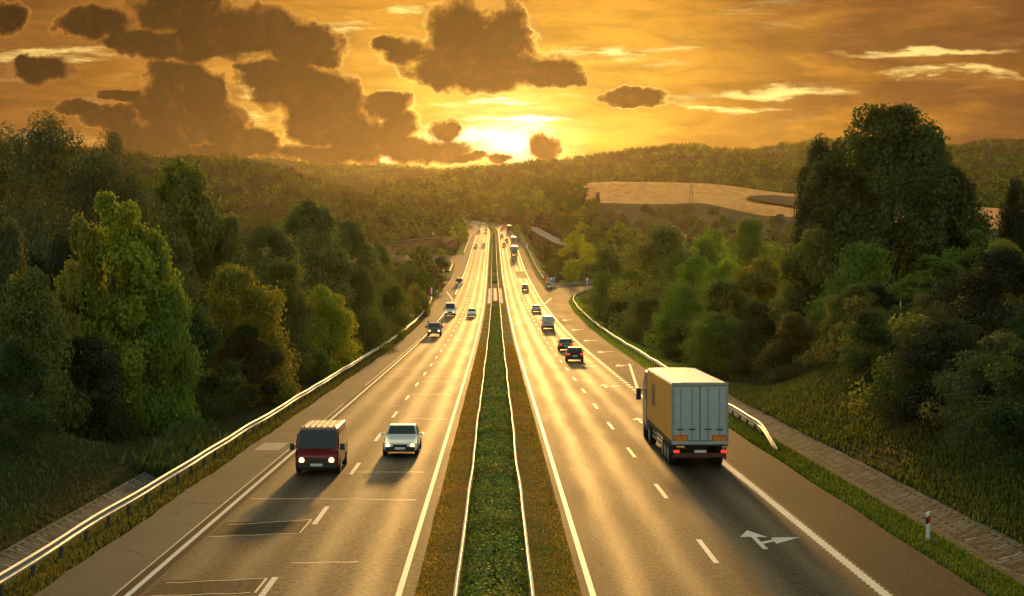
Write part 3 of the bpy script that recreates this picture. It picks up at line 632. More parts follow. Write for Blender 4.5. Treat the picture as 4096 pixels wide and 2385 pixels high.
def make_tree(kind, seed, H, Rr, base, ncl, lpc, leaf, mat=None, shape='round', rc=(.26, .40), wide=.6, droop=0.0, trunk_r=None, multi=1, flat=.8):
    """crown of leaf sprays on limbs; H total height, Rr crown radius, base = height where leaves begin"""
    rg = np.random.default_rng(seed); T = Tree(); T.H, T.R = H, Rr
    cen = []; k = 0
    while len(cen) < ncl:
        u = rg.uniform(); q = rg.uniform(0, 2*math.pi); f = rg.uniform(.25, 1)**.5
        if shape == 'round': w = math.sqrt(max(0, 1 - (2*u - .92)**2 / 1.18)); 
        elif shape == 'oak': w = math.sqrt(max(0, 1 - (1.75*u - .70)**2/1.12))
        elif shape == 'spire': w = (1 - u)**.7*.95 + .08
        elif shape == 'cone': w = (1 - u)**1.0 + .04
        elif shape == 'column': w = .75 + .35*math.sin(math.pi*u) - .55*u**3
        elif shape == 'dome': w = math.sqrt(max(0, 1 - (u*.98)**2.2))
        w *= 1 + .22*math.sin(3*q + seed) * math.sin(5*u + seed)
        z = base + (H - base)*u*.94
        cen.append((Rr*w*f*math.cos(q)*.86, Rr*w*f*math.sin(q)*.86, z, w))
    cen = np.array(cen); V, F, nb = [], [], 0
    for i, (x, y, z, w) in enumerate(cen):
        r = Rr*rg.uniform(*rc)*(.55 + .45*min(1, w)); m = int(lpc*rg.uniform(.7, 1.3))
        d = rg.normal(size=(m, 3)); d /= np.linalg.norm(d, axis=1)[:, None]
        rad = r*rg.uniform(.15, 1, m)**.45; c = d*rad[:, None]; c[:, 2] *= flat
        # ragged twigs that stick out of the clump
        tw = rg.uniform(size=m) < .10; c[tw] *= rg.uniform(1.05, 1.45, tw.sum())[:, None]
        c += (x, y, z)
        out = d*.8 + np.array([x, y, (z - (base + H)/2)])/Rr*.5 + (0, 0, .35)
        v, f = leaf_quads(c, out, leaf, leaf*wide, rg, droop); V.append(v); F.append(f + nb); nb += len(v)
    V = np.concatenate(V); V[:, 2] = np.maximum(V[:, 2], .02)
    T.crown = np_mesh("crown", V, np.concatenate(F), mat or LEAF)
    # trunk and limbs
    segs = []; tr = trunk_r or H*.016
    for s in range(multi):
        off = np.array([0, 0, 0.]) if multi == 1 else np.array([math.cos(s*2.4), math.sin(s*2.4), 0])*tr*1.5
        lean = off*6/tr*.02; p = off.copy(); n = 7; top = base + (H - base)*.62
        pts = [p + np.array([lean[0]*j + rg.normal()*.02*H*(j > 0)*.5, lean[1]*j + rg.normal()*.02*H*(j > 0)*.5, top*j/n - .3*(j == 0)]) for j in range(n + 1)]
        rad = [tr*(1.35 if j == 0 else 1)*(1 - .75*j/n)/math.sqrt(multi) for j in range(n + 1)]
        segs += [(pts[j], pts[j+1], rad[j], rad[j+1]) for j in range(n)]
        pick = rg.choice(ncl, min(ncl, 26 // multi), replace=False)
        for i in pick:
            c = cen[i, :3]; j = int(np.clip(c[2]/top*n*.62, 1, n - 1)); a = pts[j]; mid = a*.5 + c*.5 + (0, 0, -.03*H)
            r = rad[j]*.5; segs += [(a, mid, r, r*.6), (mid, c, r*.6, r*.15)]
    v, f = tubes_np(segs); T.trunk = np_mesh("trunk", v, f, BARK, None, True)
    return T
PT = {}
PT['feather'] = [make_tree('f', 11+i, 20, 7.5, 1.5, 70, 560, .34, SILVER, 'round', (.20, .36), .30, -1.2) for i in range(2)]
PT['maple'] = [make_tree('m', 21+i, 13, 4.2, .6, 60, 420, .30, None, 'column', (.20, .36), .75) for i in range(2)]
PT['poplar'] = [make_tree('p', 31+i, 15, 5.0, .5, 84, 400, .27, SILVER, 'dome', (.18, .32), .7) for i in range(2)]
PT['oak'] = [make_tree('o', 41+i, 24, 9.5, 2.5, 150, 400, .36, None, 'dome', (.15, .27), .7, trunk_r=.55) for i in range(2)]
PT['round'] = [make_tree('r', 51+i, 12, 5.5, .3, 60, 420, .30, None, 'dome', (.22, .38), .75, multi=2) for i in range(3)]
PT['dense'] = [make_tree('d', 61+i, 12, 5.0, .2, 44, 560, .26, None, 'dome', (.26, .42), .65, multi=2) for i in range(2)]
PT['acacia'] = [make_tree('a', 71+i, 12, 5.0, 3.0, 34, 420, .30, None, 'round', (.22, .36), .6, multi=2, flat=.6) for i in range(2)]
PT['bush'] = [make_tree('b', 81+i, 5, 3.2, .0, 26, 300, .26, None, 'dome', (.26, .44), .7, multi=3) for i in range(3)]
PT['twig'] = [make_tree('t', 91+i, 6, 3.4, .1, 60, 240, .20, SILVER, 'dome', (.14, .26), .35, -1.0, multi=3) for i in range(2)]
PT['small'] = [make_tree('s', 101+i, 8, 3.6, .2, 24, 130, .55, None, 'dome', (.28, .46), .75) for i in range(4)]
PT['smallpop'] = [make_tree('u', 111+i, 12, 3.4, .8, 26, 130, .55, None, 'column', (.28, .44), .75) for i in range(2)]
NAMES = {'feather': 'broadleaf_tree', 'maple': 'maple_tree', 'poplar': 'poplar_tree', 'oak': 'oak_tree', 'round': 'broadleaf_tree', 'dense': 'broadleaf_tree', 'acacia': 'acacia_tree', 'bush': 'bush', 'twig': 'bush', 'small': 'broadleaf_tree', 'smallpop': 'poplar_tree'}
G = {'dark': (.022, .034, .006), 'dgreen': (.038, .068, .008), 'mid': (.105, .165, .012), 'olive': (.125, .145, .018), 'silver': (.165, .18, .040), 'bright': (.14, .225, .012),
     'yellow': (.34, .36, .012), 'orange': (.21, .19, .014), 'lime': (.20, .29, .014), 'brown': (.12, .105, .018), 'grey': (.080, .092, .026), 'deep': (.014, .020, .004)}  # darkest greens carry the shade of the side trees in the leaf colour
TN = [0]
def plant(kind, x, y, z, h, w, col, label, group=None, rot=None, var=None, bush=None):
    """one tree: an Empty at its foot with its trunk and crown"""
    TN[0] += 1; P = PT[kind]; T = P[(TN[0] if var is None else var) % len(P)]
    nm = NAMES[kind]; ct = 'bush' if (nm == 'bush' or bush) else 'tree'
    if bush: nm = 'bush'
    t = thing(nm, label, ct, (x, y, z), random.uniform(0, 6.28) if rot is None else rot, group)
    t.scale = (w/(2*T.R), w/(2*T.R), h/T.H)
    c = G[col] if isinstance(col, str) else col; j = random.uniform(.88, 1.14)
    k = link("crown", T.crown, t); k.color = (c[0]*j, c[1]*j, c[2]*j, 1); link("trunk", T.trunk, t)
    return t
def tree(kind, u, vtop, wpx, Y, col, label, group=None, **kw):
    """tree whose top the photograph shows at u, vtop (2520 px frame) at forward distance Y"""
    x, _, zt = at(u*1.6254, vtop*1.6254, Y); z = float(ground_z(x, Y)) - .15
    return plant(kind, x, Y, z, max(1.2, zt - z), wpx*1.6254*Y/F_PX, col, label, group, **kw)
# left of the motorway, front to back
gl, gr = "trees along the left side of the motorway", "trees along the right side of the motorway"
for a in [
 ('feather', 105, 242, 470, 126, 'grey', "tallest tree on the left, dark and feathery against the sky"),
 ('feather', 285, 318, 240, 131, 'grey', "dark feathery tree with drooping sprays right of the tallest left tree"),
 ('feather', -70, 265, 300, 128, 'dark', "dark feathery tree at the left edge of the view"),
 ('round', 450, 392, 300, 158, 'olive', "broad olive tree behind the yellow-green maple, hill above it"),
 ('maple', 285, 462, 290, 100, (.24, .27, .012), "bright yellow-green maple with orange-tipped spires among the left trees"),
 ('maple', 205, 520, 160, 98, (.25, .23, .012), "slim orange-tinted maple leaning against the bright yellow-green one"),
 ('round', 385, 565, 230, 101, (.13, .19, .012), "green maple on the right flank of the bright yellow-green one"),
 ('dense', 15, 540, 190, 92, 'grey', "rounded grey-green tree low at the left edge"),
 ('poplar', 560, 520, 200, 160, 'silver', "silvery poplar right of the broad olive tree"),
 ('poplar', 440, 560, 150, 140, 'silver', "small silvery poplar behind the green maple"),
 ('poplar', 665, 545, 230, 158, 'silver', "silvery poplar with bright leaves left of the tallest poplar"),
 ('poplar', 765, 478, 250, 195, 'silver', "tallest silvery poplar beside the left carriageway"),
 ('poplar', 865, 535, 200, 222, 'silver', "silvery poplar sloping down to the road behind the tallest poplar"),
 ('poplar', 925, 590, 130, 250, 'olive', "last and smallest silvery poplar of the left row"),
 ('round', 590, 655, 290, 124, 'orange', "orange-tinted tree below the silvery poplars"),
 ('dense', 700, 640, 180, 148, 'olive', "olive tree between the orange-tinted tree and the guardrail trees"),
 ('round', 800, 705, 180, 165, 'yellow', "yellow-green tree standing close to the left guardrail"),
 ('dense', 880, 660, 160, 200, 'olive', "dark olive tree behind the yellow-green one by the guardrail"),
 ('dense', 955, 690, 130, 238, 'olive', "rounded olive tree just behind the left guardrail bend"),
 ('bush', 1025, 700, 75, 330, 'orange', "orange-topped bush beside the red signal post"),
 ('bush', 985, 715, 80, 285, 'olive', "olive bush left of the orange-topped one"),
 ('dense', 330, 740, 300, 106, 'mid', "mid green tree with low branches below the bright maple"),
 ('round', 470, 770, 230, 112, 'dgreen', "dark green tree with low leafy boughs near the drain outlet"),
 ('dense', 610, 800, 170, 122, 'dark', "dark tree low behind the left guardrail"),
 ('round', 70, 660, 250, 88, 'olive', "olive tree with yellowing leaves above the left bank"),
 ('dense', 40, 830, 230, 72, 'dgreen', "dark green shrub on the crest of the left bank"),
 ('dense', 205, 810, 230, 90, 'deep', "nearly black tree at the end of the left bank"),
 ('bush', 690, 890, 110, 134, 'dgreen', "low leafy shrub behind the guardrail under the dark trees"),
 ('bush', 575, 930, 80, 118, 'dgreen', "rounded vine-covered bush behind the guardrail"),
 ('bush', 760, 850, 110, 152, 'olive', "olive shrub behind the guardrail posts"),
 ('bush', 840, 815, 90, 180, 'olive', "low olive shrub in front of the dark guardrail trees"),
 ('bush', 910, 770, 80, 215, 'mid', "small mid green shrub near the guardrail bend"),
 ('dense', 130, 560, 200, 108, 'deep', "tree with deep shade in its leaf colour between the left edge and the bright maple"),
 ]: tree(*a, group=gl)
for a in [
 ('oak', 2190, 246, 520, 150, 'dgreen', "huge dark oak on the right, its crown against the sky"),
 ('oak', 2040, 318, 250, 158, 'dark', "smaller dark oak on the left flank of the huge one"),
 ('oak', 2330, 400, 260, 152, 'dark', "dark oak filling the right flank of the huge one"),
 ('oak', 2520, 425, 190, 148, 'dark', "dark tree cut by the right edge of the view"),
 ('round', 2010, 560, 250, 146, 'olive', "olive tree spreading below the left flank of the huge oak"),
 ('round', 2120, 600, 260, 132, 'mid', "mid green tree below the huge oak"),
 ('maple', 2300, 625, 200, 112, 'mid', "fresh green young tree in front of the huge oak"),
 ('maple', 2400, 560, 200, 122, 'mid', "tall young green tree right of the fresh green one"),
 ('round', 2480, 590, 240, 98, 'orange', "tree with orange-yellow leaves at the right edge"),
 ('dense', 2200, 690, 260, 122, 'deep', "tree with deep shade in its leaf colour under the huge oak"),
 ('dense', 1635, 552, 280, 262, 'silver', "large silvery green tree right of the blue sign"),
 ('round', 1740, 585, 190, 285, 'bright', "bright green tree behind the large silvery one"),
 ('dense', 1850, 536, 150, 340, 'mid', "dark green rounded tree in front of the corn field"),
 ('dense', 1760, 548, 120, 350, 'bright', "bright rounded tree left of the dark green one by the corn field"),
 ('acacia', 1715, 625, 150, 225, 'lime', "lime green acacia with a visible forked trunk"),
 ('acacia', 1790, 632, 140, 235, 'lime', "lime green acacia right of the one with the forked trunk"),
 ('round', 1870, 632, 220, 190, 'orange', "orange-tinted tree at the foot of the oaks"),
 ('round', 1790, 690, 220, 175, 'olive', "olive tree below the orange-tinted tree on the right"),
 ('acacia', 1420, 572, 96, 575, 'yellow', "yellow-green acacia above the speed limit sign"),
 ('round', 1500, 610, 120, 345, 'olive', "olive tree between the acacia and the large silvery tree"),
 ('dense', 1383, 618, 70, 590, 'olive', "olive tree left of the yellow-green acacia"),
 ('dense', 1480, 660, 100, 320, 'mid', "mid green tree behind the speed limit sign"),
 ('round', 1560, 650, 130, 300, 'mid', "mid green tree left of the large silvery tree"),
 ('round', 1690, 705, 190, 200, 'bright', "bright green tree hanging over the slip road guardrail"),
 ('dense', 1600, 735, 150, 240, 'olive', "olive tree beside the slip road bend"),
 ('dense', 1780, 760, 200, 160, 'mid', "mid green tree just beyond the lorry roof"),
 ('dense', 1690, 800, 150, 190, 'dgreen', "dark green tree behind the slip road guardrail"),
 ('dense', 1520, 735, 110, 275, 'dgreen', "dark shrubby tree inside the slip road bend"),
 ('dense', 1880, 740, 200, 150, 'dgreen', "dark green tree on the bank crest behind the lorry"),
 ('round', 1960, 770, 190, 130, 'brown', "brownish olive shrub on top of the right bank"),
 ('bush', 2060, 830, 170, 116, 'olive', "olive shrub leaning down the right bank"),
 ('twig', 2160, 800, 200, 104, 'grey', "grey-green feathery shrub in the middle of the right bank"),
 ('twig', 2310, 715, 260, 94, 'grey', "largest grey-green feathery shrub below the oaks"),
 ('dense', 2440, 850, 330, 76, 'dgreen', "big dark shrub on the right bank at the edge of the view"),
 ('dense', 2300, 935, 200, 84, 'dark', "dark shrub left of the big one on the right bank"),
 ('round', 2100, 700, 180, 118, 'olive', "yellowing shrub beside the white marker post on the bank"),
 ('dense', 2560, 760, 240, 78, 'dgreen', "dark green shrub cut off by the right edge of the view"),
 ('bush', 2200, 905, 150, 96, 'dark', "low dark shrub in the hollow of the right bank"),
 ('maple', 2075, 800, 80, 112, 'mid', "small fresh green sapling on the right bank"),
 ]: tree(*a, group=gr)
for a in [
 ('smallpop', 1127, 541, 44, 900, 'yellow', "slim yellow-green tree beside the teal box on the left"),
 ('small', 1143, 556, 22, 905, 'yellow', "smaller yellow-green tree right of the slim one"),
 ('small', 1030, 605, 90, 560, 'olive', "rounded olive tree in the hollow below the side road"),
 ('small', 1085, 632, 52, 600, 'dgreen', "dark green bush beside the side road mouth"),
 ('small', 1082, 590, 40, 800, 'grey', "grey-green bush on the red embankment"),
 ('small', 1105, 608, 34, 745, 'mid', "green bush near the left guardrail end"),
 ('small', 1085, 612, 36, 760, 'yellow', "yellow-green bush left of the guardrail end"),
 ('small', 1050, 650, 110, 470, 'brown', "wide brownish bush left of the bright verge"),
 ('small', 1000, 650, 100, 430, 'olive', "wide olive bush behind the left poplars"),
 ('small', 1040, 672, 80, 430, 'mid', "green bush above the bright verge"),
 ('small', 1292, 545, 32, 1050, 'mid', "round green bush at the fork of the right slip road"),
 ('small', 1310, 615, 50, 800, 'olive', "olive bush behind the right guardrail"),
 ('small', 1342, 600, 74, 760, 'olive', "wide olive bush below the hatched slip road"),
 ('small', 1330, 630, 50, 730, 'brown', "brownish bush beside the warning sign"),
 ('small', 1362, 640, 70, 640, 'olive', "olive bush above the blue sign"),
 ('small', 1402, 645, 64, 560, 'yellow', "yellowish bush left of the speed limit sign"),
 ('small', 1755, 440, 32, 1400, 'dgreen', "lone round dark tree on the upper edge of the corn field"),
 ('small', 1470, 475, 24, 1150, 'dgreen', "dark round bush at the left corner of the corn field"),
 ('small', 1438, 478, 20, 1150, 'dgreen', "smaller dark bush left of the corn field corner"),
 ('smallpop', 1405, 438, 30, 1320, 'mid', "tall tree on the knoll by the corn field"),
 ('smallpop', 1378, 446, 34, 1300, 'olive', "tall olive tree on the knoll left of the other"),
 ('smallpop', 1225, 430+75, 20, 1350, 'olive', "tree at the foot of the knoll near the crest"),
 ('small', 1275, 552, 20, 1000, 'yellow', "bright yellow bush beside the hatched slip road"),
 ]: tree(*a)
for kd, x, y, h, w, cl, lb in [
 ('dense', 20.4, 55, 5.4, 6.6, 'dark', "dark shrub at the lower right corner of the bank"),
 ('dense', 20.0, 63, 5.0, 6.0, 'dgreen', "dark shrub above the white delineator post"),
 ('twig', 20.2, 70.5, 4.8, 5.8, 'grey', "grey-green shrub hanging over the right gutter"),
 ('dense', 20.3, 78, 5.2, 6.2, 'dark', "dark shrub low on the right bank beside the grey-green one"),
 ('bush', 20.5, 86, 4.6, 5.4, 'olive', "olive shrub low on the right bank"),
 ('dense', 20.9, 94, 5.0, 5.8, 'dgreen', "dark green shrub halfway along the right bank"),
 ('bush', 21.8, 102, 3.6, 4.4, 'olive', "small olive shrub behind the guardrail end"),
 ('bush', 23.0, 111, 3.8, 4.8, 'brown', "brownish shrub near the far end of the right bank"),
 ('dense', 25.0, 120, 4.5, 5.5, 'dgreen', "dark green shrub at the far end of the right bank"),
 ('dense', 24.5, 67, 5.5, 6.5, 'deep', "shrub with deep shade in its leaf colour high on the right bank"),
 ('dense', 24.8, 86, 5.5, 6.5, 'deep', "shrub with deep shade in its leaf colour behind the olive one on the right bank")]:
    plant(kd, x, y, float(ground_z(x, y)) - .2, h, w, cl, lb, "shrubs on the right bank", bush=True)
# thickets: members of one thicket look alike
def thicket(n, samp, srange, trange, hr, wr, cols, label, group, kinds=('small',), seed=3, bush=False):
    rg = random.Random(seed)
    for i in range(n):
        p = samp(np.array([rg.uniform(*srange)]), np.array([rg.uniform(*trange)]))[0]
        h = rg.uniform(*hr); plant(rg.choice(kinds), float(p[0]), float(p[1]), float(p[2]) - .3, h, h*rg.uniform(*wr), rg.choice(cols), label, group, bush=bush)
def area(xr, yr, cond=None):
    def f(s, t):
        x = xr[0] + (xr[1] - xr[0])*s; y = yr[0] + (yr[1] - yr[0])*t
        return np.stack([x, y, ground_z(x, y)], 1)
    return f
thicket(50, area((26, 170), (540, 780)), (0, 1), (0, 1), (6, 11), (.9, 1.4), ['olive', 'mid', 'silver', 'olive', 'brown'], "rounded tree of the olive thicket in the right-hand valley", "right valley thicket", seed=4)
thicket(40, area((20, 110), (545, 900)), (0, 1), (0, 1), (3.5, 6), (1.0, 1.6), ['olive', 'mid', 'grey', 'brown', 'yellow'], "low bush of the scrub between the right guardrail and the valley trees", "scrub right of the motorway", seed=6, bush=True)
thicket(34, area((-120, -24), (300, 690)), (0, 1), (0, 1), (4, 8), (.9, 1.4), ['olive', 'mid', 'grey', 'brown', 'dgreen'], "rounded bush of the thicket in the hollow behind the left trees", "left hollow thicket", seed=8, bush=True)
thicket(70, H_S, (0.02, .55), (.42, .80), (2.5, 5.5), (1.0, 1.7), ['olive', 'silver', 'mid', 'grey', 'brown'], "grey-green bush on the scrub slope below the corn field", "bushes on the scrub slope", seed=9, bush=True)
thicket(55, H_S, (0.0, .10), (.30, 1), (4, 8), (.9, 1.4), ['olive', 'mid', 'yellow', 'orange', 'olive'], "yellow-olive bush between the hatched slip road and the scrub slope", "bushes above the hatched slip road", seed=19, bush=True)
thicket(60, H_S, (0.0, .8), (.04, .46), (6, 11), (.9, 1.5), ['olive', 'mid', 'yellow', 'silver', 'olive'], "rounded tree of the wood at the foot of the scrub slope", "wood below the scrub slope", seed=10)
thicket(70, H_K, (0, 1), (0, .95), (4.5, 9), (.8, 1.3), ['olive', 'mid', 'yellow', 'olive', 'orange', 'mid'], "olive or yellowing tree on the knoll left of the corn field", "trees on the knoll", ('small', 'small', 'smallpop'), seed=12)
thicket(30, area((-170, -34), (930, 1130)), (0, 1), (0, 1), (6, 11), (.9, 1.4), ['olive', 'mid', 'brown', 'grey', 'dgreen'], "rounded tree of the wood above the left side road", "wood above the left side road", seed=14)
thicket(20, area((-95, -36), (690, 850)), (0, 1), (0, 1), (4, 9), (.9, 1.4), ['olive', 'mid', 'silver', 'dgreen'], "olive tree in the hollow below the red embankment", "trees below the red embankment", seed=16)

# woods on the hills: one mass each
def wood(name, samp, n, size, cols, label, seed, nl=26, tmax=.97, cone=.15, dens=None, tmin=0.0, lf=.42):
    rg = np.random.default_rng(seed); s = rg.uniform(0, 1, n); t = rg.uniform(tmin, 1, n)**.8*tmax
    P = samp(s, t); h = rg.uniform(.6, 1.25, n)*size; r = h*rg.uniform(.34, .52, n); cn = rg.uniform(size=n) < cone; r[cn] *= .6; h[cn] *= 1.25
    d = rg.normal(size=(n, nl, 3)); d /= np.linalg.norm(d, axis=2)[:, :, None]; d[:, :, 2] = np.abs(d[:, :, 2])*1.0 - .12
    k = rg.uniform(.55, 1, (n, nl, 1)); c = d*k
    c[cn, :, 0:2] *= (1 - np.clip(c[cn, :, 2:3], 0, 1))**.7
    c[:, :, 0:2] *= r[:, None, None]; c[:, :, 2] *= h[:, None]*.82; c += P[:, None, :]
    lw = np.repeat(r*lf*2.0, nl)
    V, F = leaf_quads(c.reshape(-1, 3), d.reshape(-1, 3) + (0, 0, .3), lw, lw*.8, rg, 0.0, .3)
    mats = [forestmat(cc) for cc in cols]; me = np_mesh(name, V, F, mats)
    me.polygons.foreach_set("material_index", np.repeat(rg.integers(0, len(cols), n), nl).astype(np.int32))
    o = link(name, me); tag(o, label, "woodland", kind='stuff')
FM = {}
def forestmat(c):
    if c not in FM:
        def fn(n, b):
            g = n.node("ShaderNodeNewGeometry"); p = g.outputs["Position"]; f = n.noise(p, .009, 5, .6); v = n.m('MULTIPLY_ADD', g.outputs["Random Per Island"], .7, .6)
            v = n.m('MULTIPLY', v, n.mapr(f, .32, .66, .45, 1.45)); cc = n.vm('SCALE', G[c], sc=v)
            d = n.node("ShaderNodeBsdfDiffuse"); n.put(d.inputs[0], cc); t = n.node("ShaderNodeBsdfTranslucent"); n.put(t.inputs[0], n.vm('MULTIPLY', cc, (1.4, 1.3, .7)))
            mx = n.node("ShaderNodeMixShader"); mx.inputs[0].default_value = .2; n.put(mx.inputs[1], d.outputs[0]); n.put(mx.inputs[2], t.outputs[0])
            n.put(n.nt.nodes["Material Output"].inputs["Surface"], mx.outputs[0]); n.nt.nodes.remove(b)
        FM[c] = material("woodland_" + c, fn)
    return FM[c]
wood("woodland", H_R, 12000, 12, ['mid', 'dgreen', 'dgreen'], "dense dark wood covering the broad hill behind the corn field", 31, 40, cone=.05, lf=.20)
wood("woodland", H_L, 6000, 10, ['dgreen', 'dgreen', 'deep', 'olive'], "mixed wood with pines covering the left hillside", 32, 50, cone=.45, lf=.18)
wood("woodland", H_FAR, 7000, 13, ['mid', 'olive'], "hazy wood on the far horizon ridge", 33, 22, cone=.05, tmin=.2, lf=.2)
def area_w(xr, yr): return area(xr, yr)
wood("woodland", area((-420, -60), (170, 900)), 1500, 11, ['mid', 'olive', 'dgreen', 'grey'], "closed wood far out on the left beyond the roadside trees", 34, 60, cone=.1, tmax=1.0, lf=.25)
wood("woodland", area((75, 420), (170, 620)), 1500, 11, ['mid', 'olive', 'bright', 'dgreen'], "closed wood far out on the right beyond the roadside trees", 35, 60, cone=.0, tmax=1.0, lf=.25)
wood("woodland", area((-60, -30), (150, 470)), 160, 8, ['olive', 'dgreen', 'mid'], "undergrowth filling the belt behind the left roadside trees", 36, 160, cone=.0, tmax=1.0, lf=.16)
wood("woodland", area((26, 76), (160, 440)), 200, 8, ['olive', 'dgreen', 'mid'], "undergrowth filling the belt behind the right roadside trees", 37, 160, cone=.0, tmax=1.0, lf=.16)
wood("corn_crop", H_F, 9000, 1.3, ['field'] if False else ['orange'], "standing ripe corn stalks of the hillside field", 38, 5, cone=0, tmax=.86, lf=.9) if False else None

wood("woodland", H_S, 260, 8, ['olive', 'mid', 'olive', 'silver'], "closed thicket at the foot of the scrub slope", 39, 60, cone=0, tmax=.46, tmin=.05, lf=.22)
wood("woodland", H_K, 160, 6, ['olive', 'mid', 'olive', 'orange'], "undergrowth covering the knoll", 40, 60, cone=.1, tmax=.9, tmin=.0, lf=.22)
wood("woodland", area((-200, -34), (925, 1130)), 260, 8, ['olive', 'mid', 'brown', 'grey'], "undergrowth of the wood above the left side road", 41, 50, cone=.1, tmax=1, lf=.22)
# median hedge
def hedge(y0, y1, per_m, label, hh=1.02, mid=-.04, hw=.97):
    """row of clipped round shrubs grown into one another"""
    rg = np.random.default_rng(int(y0)); C, NR, SZ = [], [], []; y = y0
    while y < y1:
        st = rg.uniform(.85, 1.5)*(1 + y/500); n = int(per_m(y)*st*1.5); h = hh*rg.uniform(.74, 1.06); w = hw*rg.uniform(.93, 1.06); ry = st*rg.uniform(.62, .80); x0 = mid + rg.normal(0, .04)
        d = rg.normal(size=(n, 3)); d /= np.linalg.norm(d, axis=1)[:, None]; d[:, 2] = np.abs(d[:, 2]); k = rg.uniform(.72, 1.04, n)[:, None]
        q = np.sign(d)*np.abs(d)**np.array([.7, .9, .75])*k
        yy = y + q[:, 1]*ry
        C.append(np.stack([x0 + q[:, 0]*w + cx(yy), yy, .12 + q[:, 2]*(h - .12) + zr(yy)], 1)); NR.append(d); SZ.append(np.interp(yy, [40, 90, 200, 400, 1100], [.10, .13, .20, .34, .60])); y += st
    C = np.concatenate(C); NR = np.concatenate(NR); sz = np.concatenate(SZ)
    V, F = leaf_quads(C, NR + (0, 0, .2), sz, sz*.6, rg, 0.0, .55)
    me = np_mesh("median_hedge", V, F, HEDGE); o = link("median_hedge", me); o.color = (*HC, 1); tag(o, label, "hedge"); return o
HC = (.15, .215, .022)
HEDGE = leafmat("hedge_leaf", .3, .09, 1.1, .85)
hedge(30, 380, lambda y: np.interp(y, [30, 50, 90, 200, 380], [620, 620, 420, 220, 120]), "long clipped hedge of dark green shrubs between the median guardrails, nearest the camera")
hedge(517, 556, lambda y: 110, "short round block of bright green hedge beyond the median gap", .95)
hedge(602, 1500, lambda y: np.interp(y, [600, 1500], [60, 30]), "far brown-green hedge running up to the crest between the guardrails", .95)

# grass blades on verges and banks
def grass(name, n, fx, label, size, col, seed, ytr=(40, 150), pw=2.2):
    rg = np.random.default_rng(seed); t = rg.uniform(0, 1, n)**pw; y = ytr[0] + (ytr[1] - ytr[0])*t
    x, z, keep = fx(rg, y); x, y, z = x[keep], y[keep], z[keep]; n = len(x)
    h = size*rg.uniform(.5, 1.4, n)*(1 + y/120); a = rg.uniform(0, 6.28, n); w = h*.22; l = rg.normal(0, .35, (n, 2))*h[:, None]
    V = np.stack([np.stack([x - w*np.cos(a), y - w*np.sin(a), z], 1), np.stack([x + w*np.cos(a), y + w*np.sin(a), z], 1), np.stack([x + l[:, 0], y + l[:, 1], z + h], 1)], 1).reshape(-1, 3)
    o = link(name, np_mesh(name, V, np.arange(3*n).reshape(n, 3), GRASSM)); o.color = (*col, 1); tag(o, label, "grass", kind='stuff')
GRASSM = leafmat("grass_blade", .35, .04, .8, .15)
def gz(off):
    return lambda rg, y: (off(rg, y) + cx(y), ground_z(off_last[0] + cx(y), y), np.ones(len(y), bool))
def strip_grass(lo, hi, zoff, patchy=None):
    def f(rg, y):
        o = lo + (hi - lo)*rg.uniform(0, 1, len(y)); k = np.ones(len(y), bool)
        if patchy: k = (np.sin(o*2.1 + y*.31) + np.sin(y*.17 - o*1.3) + rg.normal(0, .7, len(y))) > patchy
        return o + cx(y), zr(y) + zoff, k
    return f
def bank_grass(lo, hi, patchy=None):
    def f(rg, y):
        o = lo + (hi - lo)*rg.uniform(0, 1, len(y)); k = np.ones(len(y), bool)
        if patchy is not None: k = (np.sin(o*1.1 + y*.21) + np.sin(y*.13 - o*.7) + rg.normal(0, .6, len(y))) > patchy
        return o, ground_z(o, y) - .01, k
    return f
grass("verge_grass", 30000, strip_grass(-2.2, -1.0, .04), "dry grass blades left of the median hedge", .045, (.40, .26, .04), 51, (42, 220))
grass("verge_grass", 30000, strip_grass(.9, 2.33, .04), "dry grass blades right of the median hedge", .045, (.36, .24, .045), 52, (42, 220))
grass("verge_grass", 6000, strip_grass(1.1, 2.2, .04, .9), "green tufts in the grass right of the median hedge", .06, (.10, .17, .02), 53, (42, 160))
grass("verge_grass", 26000, bank_grass(-13.95, -12.72), "grass blades under the left guardrail", .09, (.15, .13, .02), 54, (40, 300))
grass("verge_grass", 30000, bank_grass(13.55, 15.0), "green grass blades between the right shoulder and the gutter", .09, (.11, .15, .018), 55, (45, 130), 1.6)
grass("bank_grass", 80000, bank_grass(17.0, 28, -1.3), "rough grass on the right bank", .11, (.13, .135, .022), 56, (48, 145), 1.3)
grass("bank_grass", 26000, bank_grass(-27, -15.8, -.1), "rough dry grass on the left bank", .085, (.095, .085, .022), 57, (48, 100), 1.2)
grass("bank_grass", 9000, bank_grass(-17.5, -14.5, .0), "tall green weeds at the end of the left gutter", .35, (.05, .075, .016), 58, (78, 100), 1.0)
def bend_grass(rg, y):
    o = np.interp(y, [150, 190, 290, 350, 400, 430], [14.0, 14.5, 15.0, 15.5, 16.6, 18.5]) + .25 + 3.2*rg.uniform(0, 1, len(y))**1.3
    return o, ground_z(o, y) - .01, np.ones(len(y), bool)
grass("bank_grass", 36000, bend_grass, "bright grass inside the slip road bend", .05, (.24, .33, .025), 59, (145, 425), 1.2)
